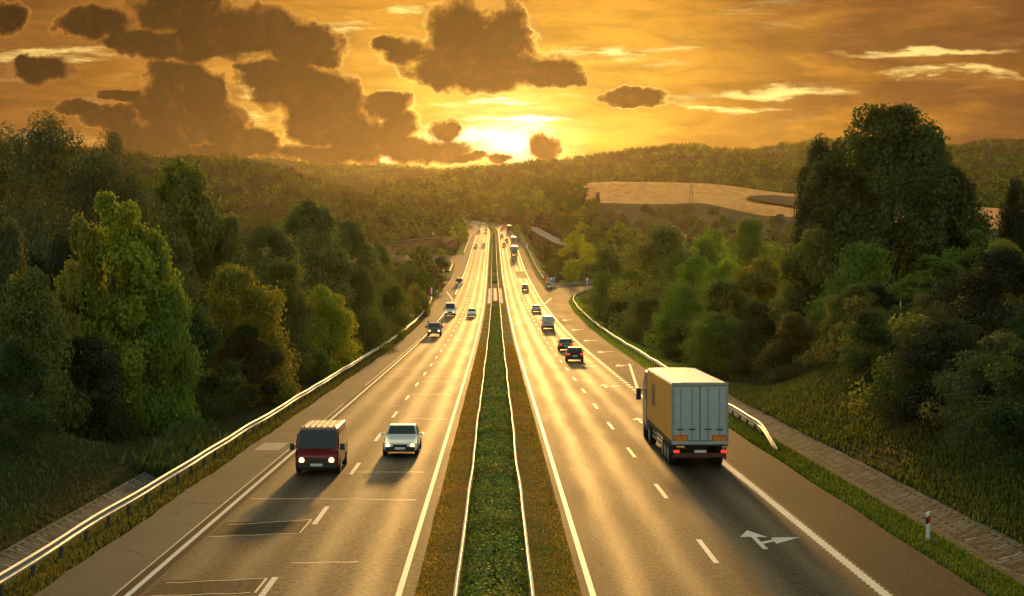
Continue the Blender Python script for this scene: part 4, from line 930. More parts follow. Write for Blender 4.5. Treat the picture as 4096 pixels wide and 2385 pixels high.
# ------------------------------------------------------------------ vehicles
def carpaint(name, col, met=.0): return plain(name, col, .32, met, .5, var=.06, scale=1.2, coat=.4)
CP = {k: carpaint("paint_" + k, c, m) for k, (c, m) in {
 'red': ((.20, .012, .012), 0), 'white': ((.82, .77, .66), 0), 'silver': ((.50, .50, .48), .35), 'grey': ((.16, .16, .155), .2), 'dark': ((.030, .028, .03), .2), 'teal': ((.07, .13, .125), .3),
 'black': ((.010, .010, .012), 0), 'vanwhite': ((.60, .59, .58), 0), 'brown': ((.10, .07, .045), .2), 'beige': ((.48, .42, .30), .1)}.items()}
GLASS = plain("window_glass", (.030, .034, .032), .12, 0, .9, var=.1)
RUBBER = plain("rubber", (.012, .012, .012), .8); RIM = plain("wheel_rim", (.35, .35, .34), .4, .7); TRIM = plain("dark_trim", (.018, .018, .018), .6); PLATE = plain("number_plate", (.72, .72, .68), .5)
HEAD = plain("headlight_lit", (.9, .85, .7), .2, emit=(1, .62, .22), es=3.6); HEADO = plain("headlight_glass", (.55, .56, .55), .15, .2); TAIL = plain("tail_light_lit", (.45, .01, .008), .3, emit=(1, .03, .015), es=1.3); RED_GLOW = plain("tail_light", (.35, .012, .01), .3, emit=(1, .05, .02), es=.08)  # last one: faint added glow on red lettering, marks, plate borders, reflectors
DKRED = plain("dark_red_paint", (.10, .010, .008), .5); AMBER = plain("amber_lens", (.7, .22, .02), .3)
def ring(y, pts):
    """mirror-symmetric section from (x, z) points of one half, bottom to top"""
    return [(x, y, z) for x, z in pts] + [(-x, y, z) for x, z in reversed(pts)]
def build_car(label, paint, L=4.3, W=1.74, belt=.92, roof=1.44, hood=.80, y_ws=.75, y_rf=.10, y_rr=-1.35, y_rb=-1.95, trunk=.9, head=HEAD, tail=TAIL, group=None, name="car", cat="car", detail=2, boxy=0.0, two=True):
    """saloon, hatchback or van body, nose towards +y"""
    t = thing(name, label, cat, group=group); p = CP[paint]; w = W/2; f = L/2; r = -L/2
    zb = .22; nose = hood*.82; rb = max(trunk, .75)
    def sec(y, zt, ww, zlo=zb): return ring(y, [(ww*.86, zlo), (ww*.98, zlo + .12), (ww, (zlo + zt)*.5), (ww*.97, zt - .06), (ww*.90, zt)])
    S = [sec(f - .02, nose*.80, w*(.80 + .1*boxy), .30), sec(f - .10, nose*.98, w*(.90 + .06*boxy), .26), sec(f - .45, nose + .03, w*.98), sec(y_ws + .15, hood + .03, w), sec(y_ws, belt, w), sec(0, belt, w), sec(y_rb + .25, max(belt, trunk), w)]
    if y_rb > r + .3: S += [sec(y_rb, trunk, w*.99)]
    S += [sec(r + .12, trunk*.97, w*.97), sec(r + .02, trunk*.90, w*.90, .30)]
    MB().loft(S[::-1]).build("body", p, t, smooth=False, bevel=.025)
    wt = w*.76 + .02*boxy; 
    cab = MB()
    def gs(y, z, ww, wl): return ring(y, [(wl, belt - .04), (wl*.99, belt), (ww, z - .05), (ww*.90, z)])
    cab.loft([gs(y_rb, max(trunk, belt) + .02, w*.90, w*.92), gs(y_rr, roof - .03, wt, w*.94), gs((y_rr + y_rf)/2, roof, wt, w*.95), gs(y_rf, roof - .03, wt, w*.94), gs(y_ws, belt + .02, w*.90, w*.92)])
    cab.build("roof", p, t, bevel=.02)
    e = .014
    def glass(nm, q): 
        MB().poly(q).build(nm, GLASS, t)
    a = .12
    def lp(p, q, s): return tuple(p[i] + (q[i] - p[i])*s for i in range(3))
    def quad(y0, z0, w0, y1, z1, w1, out):
        dn = Vector((0, z1 - z0, -(y1 - y0))).normalized()*out*e*1.6
        b0, b1, t0, t1 = (-w0, y0, z0), (w0, y0, z0), (-w1, y1, z1), (w1, y1, z1)
        return [tuple(Vector(v) + dn) for v in (lp(b0, t0, .10), lp(b1, t1, .10), lp(b1, t1, .90), lp(b0, t0, .90))]
    glass("windscreen", quad(y_ws, belt + .02, w*.83, y_rf, roof - .03, wt*.86, 1 if (roof - belt)/(y_rf - y_ws + 1e-6) else 1))
    glass("rear_window", quad(y_rb, max(trunk, belt) + .02, w*.82, y_rr, roof - .03, wt*.86, -1))
    for s in (-1, 1):
        k = .88
        ya, yb, yc, yd = y_ws - .22, y_rf - .02, y_rr + .05, y_rb + .25
        xb, xt = s*(w*.94 + e), s*(wt + e + .012)
        glass("side_window", [(xb, ya, belt + .04), (xb, yd, max(belt, trunk*.98) + .04), (xt, yc, roof - .10), (xt, yb, roof - .10)])
        MB().box((s*(w + .10), y_ws - .15, belt + .06), (.20, .10, .13), .8).build("mirror", TRIM if paint != 'white' else p, t, bevel=.015)
        hz = nose*.80
        MB().tube([(s*w*.70, f - .12, hz), (s*w*.70, f + .015, hz)], [.10, .085], 14).build("headlight", head, t)
        MB().box((s*w*.76, r + .03, trunk*.80), (.26, .07, .20), .9).build("tail_light", tail, t, bevel=.015)
        for yy in (f - .82, r + .80):
            wb = MB().wheel((s*(w - .08), yy, .31), .31, .20).build("wheel", RUBBER, t)
            MB().wheel((s*(w + .012), yy, .31), .19, .04, 14).build("rim", RIM, wb)
    MB().box((0, f - .01, .40), (W*.84, .10, .20), .96).build("bumper", TRIM if detail else p, t, bevel=.02)
    MB().box((0, r + .01, .40), (W*.84, .10, .20), .96).build("bumper", TRIM if detail else p, t, bevel=.02)
    MB().box((0, f - .005, nose*.78), (W*.40, .06, .14)).build("grille", TRIM, t)
    MB().box((0, f + .045, .42), (.50, .015, .11)).build("number_plate", PLATE, t)
    MB().box((0, r - .045, .60), (.50, .015, .11)).build("number_plate", PLATE, t)
    MB().box((0, 0, .27), (W*.86, L*.80, .14)).build("underbody", TRIM, t)
    return t
def build_van(label, paint, L=4.9, W=1.86, H=2.0, belt=1.05, nose_l=.55, head=HEAD, tail=TAIL, ribs=False, group=None, grille=True, side_win=False, name="van", cat="van"):
    t = thing(name, label, cat, group=group); p = CP[paint]; w = W/2; f = L/2; r = -f; zb = .25
    def sec(y, zt, ww, wt, zlo=zb): return ring(y, [(ww*.88, zlo), (ww*.99, zlo + .14), (ww, belt*.8), (ww*.99, min(zt - .07, belt + .05)), ((wt*.98 if zt > belt + .2 else ww*.95), zt - .06), (wt*.90, zt)])
    S = [sec(r + .02, H*.97, w*.95, w*.86, .32), sec(r + .10, H, w*.99, w*.90), sec(0, H, w, w*.91), sec(f - nose_l - .75, H - .01, w, w*.90), sec(f - nose_l - .55, H - .10, w, w*.88),
         sec(f - nose_l + .12, belt + .12, w*.99, w*.90), sec(f - .25, belt - .02, w*.97, w*.86), sec(f - .06, belt*.86, w*.92, w*.82, .28), sec(f, belt*.68, w*.86, w*.76, .32)]
    MB().loft(S).build("body", p, t, bevel=.03)
    ya, za, yb, zt = f - nose_l + .13, belt + .14, f - nose_l - .53, H - .12
    dn = Vector((0, zt - za, ya - yb)).normalized()*.03
    MB().poly([tuple(Vector(v) + dn) for v in ((-w*.86, ya, za), (w*.86, ya, za), (w*.80, yb, zt), (-w*.80, yb, zt))]).build("windscreen", GLASS, t)
    for s in (-1, 1):
        x0, x1 = s*(w + .012), s*(w*.94 + .015)
        MB().poly([(x0, f - nose_l - .02, belt + .12), (x0, f - nose_l - .95, belt + .12), (x1, f - nose_l - .98, H - .26), (x1, f - nose_l - .50, H - .26)]).build("side_window", GLASS, t)
        if side_win:
            for y0 in (f - nose_l - 1.1, f - nose_l - 2.35):
                MB().poly([(x0, y0, belt + .12), (x0, y0 - 1.1, belt + .12), (x1, y0 - 1.1, H - .26), (x1, y0, H - .26)]).build("side_window", GLASS, t)
        MB().box((s*(w + .14), f - nose_l - .05, belt + .22), (.22, .12, .30), .85).build("mirror", TRIM, t, bevel=.02)
        MB().tube([(s*w*.68, f - .18, belt*.66), (s*w*.68, f + .03, belt*.66)], [.14, .115], 14).build("headlight", head, t)
        MB().box((s*w*.89, r + .03, .95), (.14, .08, .46)).build("tail_light", tail, t, bevel=.01)
        MB().poly([(s*w*.08, r - .012, 1.15), (s*w*.78, r - .012, 1.15), (s*w*.74, r + .005, H*.86), (s*w*.08, r + .005, H*.86)]).build("rear_window", GLASS, t)
        for yy in (f - .95, r + .95):
            wb = MB().wheel((s*(w - .09), yy, .33), .33, .22).build("wheel", RUBBER, t); MB().wheel((s*(w + .012), yy, .33), .20, .04, 14).build("rim", RIM, wb)
    MB().box((0, f - .01, .44), (W*.88, .14, .26), .95).build("bumper", TRIM, t, bevel=.03)
    MB().box((0, r + .0, .44), (W*.88, .12, .22), .95).build("bumper", TRIM, t, bevel=.03)
    if grille: MB().box((0, f - .0, belt*.60), (W*.44, .08, .18)).build("grille", TRIM, t)
    MB().box((0, f + .065, .46), (.52, .015, .11)).build("number_plate", PLATE, t); MB().box((0, r - .065, .66), (.52, .015, .11)).build("number_plate", PLATE, t)
    MB().box((0, 0, .28), (W*.84, L*.84, .16)).build("underbody", TRIM, t)
    if ribs:
        for i in range(6): MB().box((-w*.68 + i*w*.272, -.35, H + .015), (.07, L*.66, .04)).build("roof_rib", p, t, bevel=.008)
    return t
def build_flatbed(label, group=None):
    """cab-over light lorry with a low cab and a wire-sided load bed"""
    t = thing("light_lorry", label, "lorry", group=group); w = .95; p = CP['grey']
    def sec(y, z0, z1, ww): return ring(y, [(ww*.92, z0), (ww, z0 + .15), (ww, 1.15), (ww*.90, z1 - .08), (ww*.84, z1)])
    MB().loft([sec(.75, .35, 1.95, w), sec(1.9, .35, 1.95, w), sec(2.1, .35, 1.80, w), sec(2.42, .38, 1.20, w*.98), sec(2.5, .42, 1.05, w*.94)]).build("cab", p, t, bevel=.03)
    MB().poly([(-w*.84, 2.44, 1.24), (w*.84, 2.44, 1.24), (w*.78, 2.15, 1.80), (-w*.78, 2.15, 1.80)]).build("windscreen", GLASS, t)
    for s in (-1, 1):
        MB().poly([(s*(w + .01), 2.15, 1.2), (s*(w + .01), 1.1, 1.2), (s*(w*.92 + .01), 1.1, 1.78), (s*(w*.92 + .01), 1.95, 1.78)]).build("side_window", GLASS, t)
        MB().box((s*(w + .18), 2.2, 1.35), (.22, .10, .32)).build("mirror", TRIM, t, bevel=.02)
        MB().tube([(s*w*.68, 2.38, .80), (s*w*.68, 2.56, .80)], [.14, .12], 14).build("headlight", HEAD, t)
        for yy in (1.6, -1.5):
            wb = MB().wheel((s*(w - .1), yy, .35), .35, .24).build("wheel", RUBBER, t); MB().wheel((s*(w + .02), yy, .35), .2, .04, 14).build("rim", RIM, wb)
        MB().box((s*w*.85, -2.56, .7), (.2, .06, .14)).build("tail_light", TAIL, t)
    b = MB().box((0, -.95, .92), (2.0, 3.2, .12)); b.box((0, -2.52, 1.15), (2.0, .06, .36)); b.box((-.98, -.95, 1.15), (.06, 3.2, .36)); b.box((.98, -.95, 1.15), (.06, 3.2, .36)); b.build("load_bed", CP['brown'], t)
    c = MB()
    for x in (-.98, .98):
        for y in (.6, -.4, -1.4, -2.45): c.box((x, y, 1.72), (.05, .05, .85))
        for z in (1.55, 1.82, 2.13): c.box((x, -.95, z), (.03, 3.15, .035))
    for z in (1.55, 1.82, 2.13): c.box((0, .62, z), (1.96, .03, .035)); 
    c.build("load_cage", M['post'], t)
    MB().box((0, -.6, .55), (.9, 4.4, .22)).build("chassis", TRIM, t); MB().box((0, 2.52, .50), (1.7, .10, .22), .96).build("bumper", TRIM, t, bevel=.02); MB().box((0, 2.585, .50), (.5, .015, .11)).build("number_plate", PLATE, t)
    MB().box((0, 2.49, .98), (.9, .05, .12)).build("grille", TRIM, t)
    return t
def build_lorry(label, side, back, roofm, L=13.0, H=3.9, group=None, fine=True, cabcol='grey', plates=True):
    """articulated lorry: origin under the trailer's rear edge, nose towards +y"""
    t = thing("articulated_lorry", label, "lorry", group=group); w = 1.275; z0 = 1.18
    # trailer shell
    MB().box((-w + .02, L/2, (z0 + H)/2), (.04, L - .2, H - z0 - .12)).build("side_curtain", side, t, bevel=.01)
    MB().box((w - .02, L/2, (z0 + H)/2), (.04, L - .2, H - z0 - .12)).build("side_curtain", side, t, bevel=.01)
    rf = MB()
    rf.loft([[(x, y, z) for x, z in ((-w - .01, H - .10), (-w*.97, H - .02), (-w*.6, H + .02), (w*.6, H + .02), (w*.97, H - .02), (w + .01, H - .10))] for y in (-.02, L*.33, L*.66, L)])
    rf.build("roof", roofm, t)
    MB().box((0, L - .03, (z0 + H)/2), (2*w, .06, H - z0)).build("front_wall", back, t)
    MB().box((0, L/2, z0 - .07), (2*w, L, .16)).build("floor_frame", M['post'], t)
    for s in (-1, 1):
        d = MB().box((s*w*.485, .02, (z0 + H)/2 - .02), (w*.94, .05, H - z0 - .24)).build("rear_door", back, t, bevel=.012)
        for k in (-.26, .26):
            MB().tube([(s*w*.485 + k, -.03, z0 + .08), (s*w*.485 + k, -.03, H - .22)], .018, 6).build("locking_bar", M['steel'], d)
            MB().box((s*w*.485 + k, -.045, z0 + .62), (.30, .03, .045)).build("handle", TRIM, d)
        MB().box((s*(w - .035), .0, (z0 + H)/2), (.09, .10, H - z0)).build("corner_post", M['steel'], t, bevel=.015)
        for zz in (1.5, 2.15, 2.8, 3.45): MB().box((s*(w - .06), -.05, zz), (.16, .05, .07)).build('hinge', M['steel'], d)
        if plates:
            q = MB().box((s*w*.70, -.055, z0 + .20), (.60, .02, .24)).build("warning_plate", AMBER, t)
            MB().box((s*w*.70, -.050, z0 + .20), (.68, .012, .31)).build("plate_border", RED_GLOW, q)
        MB().box((s*w*.84, -.10, .80), (.26, .08, .12)).build("tail_light", TAIL, t, bevel=.02)
        MB().box((s*(w*.93), .35, .68), (.10, .03, .55)).build("mud_flap", TRIM, t)
        for yy in (2.0, 3.3, 4.6):
            wb = MB().wheel((s*(w - .20), yy, .51), .51, .36, 22).build("wheel", RUBBER, t); MB().wheel((s*(w - .02), yy, .51), .28, .05, 16).build("rim", RIM, wb)
        sk = MB()
        for z in (.62, .86): sk.box((s*(w - .05), L*.60, z), (.04, L*.34, .12))
        sk.build("side_guard", M['steel'], t)
        MB().box((s*(w - .02), 5.6, z0 - .10), (.03, .12, .07)).build("marker_lamp", AMBER, t); MB().box((s*(w - .02), 8.4, z0 - .10), (.03, .12, .07)).build("marker_lamp", AMBER, t)
    MB().box((0, -.03, H - .06), (2*w, .08, .14)).build("rear_header", M['steel'], t, bevel=.015)
    MB().box((0, -.03, z0 + .0), (2*w, .10, .14)).build("rear_sill", back, t, bevel=.015)
    MB().box((0, -.06, .62), (2.3, .10, .20)).build("underrun_bar", DKRED if plates else TRIM, t, bevel=.02)
    MB().box((0, -.13, .80), (.52, .015, .11)).build("number_plate", PLATE, t)
    MB().box((0, L*.5, .92), (.9, L*.9, .30)).build("chassis", TRIM, t)
    # tractor
    c0 = L + .75; cm = CP[cabcol]
    MB().loft([ring(y, [(w*.94, .55), (w*.98, .9), (w*.98, 2.9), (w*.94, z - .1), (w*.80, z)]) for y, z in ((c0, 3.72), (c0 + 1.5, 3.70), (c0 + 1.95, 3.3), (c0 + 2.2, 2.2), (c0 + 2.3, 1.0))]).build("cab", cm, t, bevel=.04)
    MB().poly([(-w*.9, c0 + 2.24, 2.1), (w*.9, c0 + 2.24, 2.1), (w*.85, c0 + 2.02, 3.1), (-w*.85, c0 + 2.02, 3.1)]).build("windscreen", GLASS, t)
    for s in (-1, 1):
        m_ = MB().box((s*(w + .22), c0 + 1.95, 2.35), (.26, .16, .62)); m_.box((s*(w + .08), c0 + 1.95, 2.55), (.3, .05, .05)); m_.build("mirror", TRIM, t, bevel=.02)
        MB().box((s*w*.74, c0 + 2.3, .95), (.36, .08, .22)).build("headlight", HEADO, t)
        for yy in (c0 + 1.35, c0 - 2.0):
            wb = MB().wheel((s*(w - .19), yy, .51), .51, .36, 22).build("wheel", RUBBER, t); MB().wheel((s*(w - .01), yy, .51), .28, .05, 16).build("rim", RIM, wb)
    MB().box((0, c0 - .6, .85), (.95, 4.6, .32)).build("tractor_chassis", TRIM, t)
    return t
def put(o, x, y, facing=1, dz=.03):
    o.location = (x, y, float(zr(y)) + camber(x - float(cx(y))) + dz*0 + .008); sl = slope(y)
    hd = math.atan(float((cx(y + 3) - cx(y - 3))/6))
    o.rotation_euler = (sl, 0, -hd) if facing > 0 else (-sl, 0, math.pi - hd)
    return o
def px_put(o, U, V, facing=1, half=2.1):
    """nearest bumper of the vehicle meets the road at photo pixel U, V (4096 px wide)"""
    y = roadY(V); x = (U - U0)*(y + half)/F_PX
    return put(o, x, y + half, facing)
def variant(src, label, paint=None, sc=None):
    """copy of a finished vehicle with its own label and paint"""
    c = copy_tree(src); c["label"] = label
    if paint:
        for ch in c.children:
            n0 = ch.name.split('.')[0]
            if n0 in ("body", "roof"):
                me = ch.data.copy(); me.materials[0] = CP[paint]; ch.data = me
    return c
gL, gR = "cars driving towards the camera", "cars driving away on the right carriageway"
# --- left carriageway, lit headlights
v = build_van("dark red van with a ribbed roof and lit headlights in the outer left lane", 'red', L=5.0, W=1.92, H=2.02, belt=1.0, nose_l=.30, ribs=True, side_win=True, group=gL); put(v, -7.85, 79.0, -1)
sa = build_car("old white boxy saloon with lit headlights beside the red van", 'white', 4.5, 1.70, .90, 1.40, .84, .72, .18, -.85, -1.35, .90, boxy=1.0, group=gL); put(sa, -4.62, 86.5, -1)
fb = build_flatbed("grey cab-over light lorry with a caged load bed and lit headlights", gL); px_put(fb, 1739, 1347, -1, 2.5)
hv = build_van("tall white panel van with a dark lower bumper behind the grey light lorry", 'white', 5.4, 1.95, 2.45, 1.25, .75, group=gL); px_put(hv, 1801, 1267, -1, 2.7)
wh = build_car("small white hatchback beside the tall white van", 'white', 3.9, 1.68, .95, 1.50, .85, .85, .15, -1.35, -1.85, .95, head=HEADO, group=gL); px_put(wh, 1887, 1269, -1, 2.0)
dv = build_van("dark van with lit headlights straddling the slip lane line", 'dark', 4.7, 1.86, 1.95, 1.05, .65, group=gL); px_put(dv, 1837, 1141, -1, 2.35)
for U, V, pt, lb in ((1904, 989, 'white', "white car with a red front in the outer lane, nearest of the far oncoming cars"), (1935, 986, 'white', "white car in the inner lane beside the one with the red front"),
    (1916, 933.5, 'dark', "dark-bonneted car in the outer lane, front one of a close pair"), (1944, 933, 'white', "white car in the inner lane, front one of a close pair"),
    (1916, 920.5, 'silver', "silver car following close behind the dark-bonneted one"), (1944, 920, 'silver', "silver car following close behind the white inner one"),
    (1917, 908, 'beige', "beige car alone in the outer lane below the crest"), (1934, 899, 'white', "white car in the inner lane just below the crest"),
    (1916.5, 899.5, 'white', "white car in the outer lane behind the beige one"), (1904, 897, 'silver', "silver car at the bend of the crest"),
    (1891, 893.5, 'white', "white car beyond the silver one at the bend of the crest"), (1874, 891, 'dark', "dark car coming round the bend on the crest"), (1860, 889.5, 'white', "white car farthest to the left on the crest")):
    src = wh if U % 2 else sa
    o = variant(src, lb, pt); px_put(o, U, V, -1, 2.2)
# --- right carriageway
lor = build_lorry("big articulated lorry with an orange curtain side and pale grey rear doors", plain("orange_curtain", (.88, .34, .05), .55, var=.14, scale=.8), plain("grey_doors", (.40, .41, .44), .5, var=.08, scale=.7), plain("lorry_roof", (.62, .54, .40), .45, var=.2, scale=.9))
put(lor, 9.25, 79.0, 1)
mb = MB().box((-1.30, 9.3, 2.75), (.012, 1.5, 1.1)); mb.build("faded_panel", plain("faded_print", (.26, .15, .06), .6, var=.3), lor)
g1 = build_car("black hatchback with red tail lights following the teal saloon", 'dark', 4.1, 1.75, .96, 1.47, .85, .80, .10, -1.45, -1.98, .97, head=HEADO, group=gR); px_put(g1, 2297, 1449, 1, 2.05)
g2 = build_car("teal saloon with a pale roof just ahead of the black hatchback", 'teal', 4.5, 1.74, .93, 1.42, .85, .80, .15, -1.0, -1.55, .93, head=HEADO, group=gR); px_put(g2, 2262, 1406, 1, 2.25)
g3 = build_van("white panel van seen from behind in the right lane", 'vanwhite', 5.0, 1.92, 2.05, 1.1, .7, HEADO, group=gR)
for ch in list(g3.children):
    if ch.name.startswith("rear_window"): D.objects.remove(ch)
px_put(g3, 2191, 1319, 1, 2.5)
MB().box((0, -2.53, 1.72), (.42, .012, .10)).build("red_lettering", RED_GLOW, g3); MB().box((-.15, -2.53, 1.02), (.95, .012, .09)).build("dark_lettering", TRIM, g3)
g4 = build_car("silver saloon ahead of the white panel van", 'silver', 4.5, 1.76, .94, 1.42, .86, .80, .15, -1.0, -1.55, .94, head=HEADO, group=gR); px_put(g4, 2145, 1250, 1, 2.25)
g5 = build_car("dark grey hatchback alone in the middle of the right carriageway", 'grey', 4.1, 1.78, .98, 1.55, .88, .80, .15, -1.5, -1.98, .98, head=HEADO, group=gR); px_put(g5, 2101, 1162, 1, 2.05)
for U, V, src, pt, lb in ((2017, 983, g1, 'dark', "dark car in the inner lane left of the far grey lorry"), (2026, 966, g1, 'dark', "dark car in the right lane ahead of the inner one"), (2007, 948, g4, 'silver', "silver car with a white roof in the inner right lane"),
    (2006, 924, g5, 'grey', "grey car in the inner right lane, lower one of two close together"), (2007.5, 914, g5, 'dark', "dark car just ahead of the grey one"), (2001, 901.5, g1, 'dark', "smallest dark car near the crest left of the red lorry")):
    o = variant(src, lb, pt); px_put(o, U, V, 1, 2.1)
gd = plain("dark_grey_doors", (.16, .16, .165), .6); ow = plain("pale_roof", (.7, .66, .58), .5); rd = plain("red_curtain", (.30, .035, .018), .55); od = plain("orange_band", (.5, .12, .02), .5); bd = plain("brown_doors", (.085, .03, .018), .6)
l2 = build_lorry("grey-backed lorry with a small red mark, nearest of the far lorries", rd, plain("mid_grey_doors", (.20, .20, .19), .6), ow, 10, 3.9, fine=False); px_put(l2, 2058, 1024, 1, 0.05)
MB().box((-.75, -.07, 3.45), (.75, .02, .36)).build("red_mark", RED_GLOW, l2)
l3 = build_lorry("lorry with a dark grey back just ahead of the grey-backed one", od, gd, ow, 10, 3.9, fine=False, plates=False); px_put(l3, 2054.5, 981, 1, 0.05)
l4 = build_lorry("red lorry with a dark brown back, farthest lorry on the right", rd, bd, ow, 9, 3.95, fine=False); px_put(l4, 2037, 929, 1, 0.05)
l5 = build_lorry("dusty box lorry standing up against the trees on the crest", gd, bd, ow, 8, 3.8, fine=False, cabcol='brown'); put(l5, -8.5 - 4.2 + 0, 1330, -1)
px = (1941 - U0)*1330/F_PX; l5.location.x = px; l5.location.z = float(zr(1330)) + .02
# ------------------------------------------------------------------ guardrails
def guardrail(label, pts, gap=3.3, posts=True, group=None, side=1, zf=None, turn_down=False, hgt=0.0, step=2.0, wob=1.0):
    """W-beam rail on steel posts along points (x, y); side = +1 when the traffic passes on its right-hand (+x) side"""
    p = np.array(pts, float); s = np.concatenate([[0], np.cumsum(np.linalg.norm(np.diff(p, axis=0), axis=1))])
    n = max(2, int(s[-1]/step)); q = np.linspace(0, s[-1], n); X = np.interp(q, s, p[:, 0]); Y = np.interp(q, s, p[:, 1])
    zz = (lambda x, y: float(zr(y)) - .02) if zf is None else zf
    t = thing("guardrail", label, "guardrail", (float(X[0]), float(Y[0]), zz(X[0], Y[0])), group=group); o0 = Vector(t.location)
    prof = [(0, .45), (.055, .485), (.055, .545), (.005, .595), (.005, .635), (.055, .685), (.055, .745), (0, .78), (-.02, .78), (.030, .735), (.030, .695), (-.02, .645), (-.02, .585), (.030, .535), (.030, .495), (-.02, .45)]
    secs = []; rg = random.Random(int(s[-1]))
    ph = rg.uniform(0, 6)
    for i in range(n):
        tx, ty = (X[min(i+1, n-1)] - X[max(i-1, 0)]), (Y[min(i+1, n-1)] - Y[max(i-1, 0)]); l = math.hypot(tx, ty); nx, ny = ty/l*side, -tx/l*side
        w = wob*(.035*math.sin(q[i]*.21 + ph) + .02*math.sin(q[i]*.53)); b = zz(X[i], Y[i]); k = hgt
        if turn_down: k -= .62*max(0., 1 - q[i]/8.0)**1.5
        secs.append([(X[i] + nx*(d + w) - o0.x, Y[i] + ny*(d + w) - o0.y, b + z + k + .015*math.sin(q[i]*.33 + ph) - o0.z) for d, z in prof])
    MB().loft(secs).build("rail", M['steel'], t)
    if posts:
        me = MB().box((0, 0, .30), (.10, .14, 1.0)).mesh("post", M['post'])
        d = gap*.5; k = 0; rest = MB()
        while d < s[-1]:
            x, y = float(np.interp(d, s, p[:, 0])), float(np.interp(d, s, p[:, 1])); i = int(np.clip(d/s[-1]*(n-1), 1, n-2)); tx, ty = X[i+1] - X[i-1], Y[i+1] - Y[i-1]; l = math.hypot(tx, ty)
            loc = (x - ty/l*side*.09 - o0.x, y + tx/l*side*.09 - o0.y, zz(x, y) - .12 - o0.z - (.45*max(0, 1 - d/8) if turn_down else 0))
            if k < 100: link("post", me, t, loc)
            else: rest.box((loc[0], loc[1], loc[2] + .3), (.10, .14, 1.0))
            d += gap; k += 1
        if rest.v: tag(rest.build("post", M['post'], t), kind='stuff')
    return t
guardrail("long steel guardrail on dark posts in front of the left trees", [(-13.35, 26), (-13.35, 120), (-13.35, 290), (-13.8, 350), (-14.6, 395), (-15.2, 412), (-16.2, 418)], 3.3)
guardrail("short loose rail end in the bright verge on the left", [(-15.0, 428), (-14.8, 448)], 3.3)
guardrail("guardrail beside the left slip lane below the side road", [(-15.6, 590), (-15.9, 640), (-17.0, 672), (-19.5, 690), (-24, 699)], 4.0)
guardrail("white guardrail along the far left shoulder", [(-13.6, 742), (-13.6, 850), (-13.9, 985)], 4.0, posts=False)
guardrail("guardrail with pale posts along the side road on the red embankment", [(-90, 846), (-54.5, 897), (-38.5, 927), (-27, 953), (-20, 985)], 4.0, side=-1, zf=lambda x, y: side_z(x, y) + .05)
guardrail("steel guardrail bending round the right slip road, its near end turned down", [(14.1, 87), (14.55, 97), (14.75, 120), (15.2, 160), (15.6, 190), (16.05, 290), (16.6, 350), (17.7, 400), (19.6, 429), (23.2, 452), (29.2, 467.5), (45, 482.5)], 3.3, side=-1, turn_down=True)
guardrail("guardrail on the far side of the right slip road behind the chevron sign", [(16.0, 489), (19, 493.5), (25, 499.5), (42, 508.5), (72, 516)], 4.0, side=1)
guardrail("straight guardrail of the right carriageway beyond the chevron sign", [(14.6, 494), (14.5, 650), (14.3, 800), (13.9, 1000)], 4.0, side=-1)
med_l = [(-.985 + .02*math.sin(y*.11) + .012*math.sin(y*.37) + float(cx(y)), y) for y in np.concatenate([np.arange(28, 200, 3.), np.arange(200, 1500, 8.)])]
med_r = [(.90 + .02*math.sin(y*.13 + 1) + .012*math.sin(y*.31) + float(cx(y)), y) for y in np.concatenate([np.arange(28, 200, 3.), np.arange(200, 1500, 8.)])]
guardrail("thin guardrail along the left flank of the median hedge", med_l, posts=False, side=-1, wob=.3, zf=lambda x, y: float(zr(y)) + .06)
guardrail("thin guardrail along the right flank of the median hedge", med_r, posts=False, side=1, wob=.3, zf=lambda x, y: float(zr(y)) + .06)

# ------------------------------------------------------------------ signs and posts
BLUE = plain("sign_blue", (.035, .06, .36), .4, var=.06); SWHITE = plain("sign_white", (.80, .80, .82), .4, var=.05); SRED = plain("sign_red", (.62, .03, .02), .45); SORANGE = plain("sign_orange", (.70, .13, .03), .55); TEAL = plain("teal_paint", (.02, .13, .16), .5); LILAC = plain("sign_lilac", (.55, .45, .70), .5); WOOD = plain("tarred_wood", (.055, .036, .024), .85, var=.35, scale=2.)
def post_at(U, V, Y=None, zf=None):
    Y = roadY(V) if Y is None else Y; x = (U - U0)*Y/F_PX; return x, Y, float(ground_z(x, Y))
def disc(mb, c, r, y, n=28, th=.03, sx=1.0):
    mb.loft([[(c[0] + sx*r*math.cos(2*math.pi*k/n), y + d, c[1] + r*math.sin(2*math.pi*k/n)) for k in range(n)] for d in (th/2, -th/2)]); return mb
def rounded(w, h, r, n=5):
    P = []
    for cxx, czz, a in ((w/2-r, h/2-r, 0), (-w/2+r, h/2-r, 90), (-w/2+r, -h/2+r, 180), (w/2-r, -h/2+r, 270)):
        for k in range(n + 1): q = R(a + 90*k/n); P.append((cxx + r*math.cos(q), czz + r*math.sin(q)))
    return P
def plate(mb, pts, y, th=.03): mb.loft([[(x, y + d, z) for x, z in pts] for d in (th/2, -th/2)]); return mb
# chevron board at the nose of the slip road
x, y, z = (2197.5 - U0)*472/F_PX, 472, float(zr(472)) - .05
t = thing("chevron_sign", "round-topped black sign with two white triangles at the slip road nose", "road sign", (x, y + 2.5, z))
pts = [(-.78, .05), (.78, .05), (.78, .62)] + [(.78*math.cos(R(a)), .62 + .86*math.sin(R(a))) for a in range(8, 180, 12)] + [(-.78, .62)]
plate(MB(), pts, 0, .06).build("board", M['black'], t)
for s in (-1, 1): plate(MB(), [(s*.09, .22), (s*.68, .70), (s*.09, 1.20)][::s], -.045, .02).build("triangle", SWHITE, t)
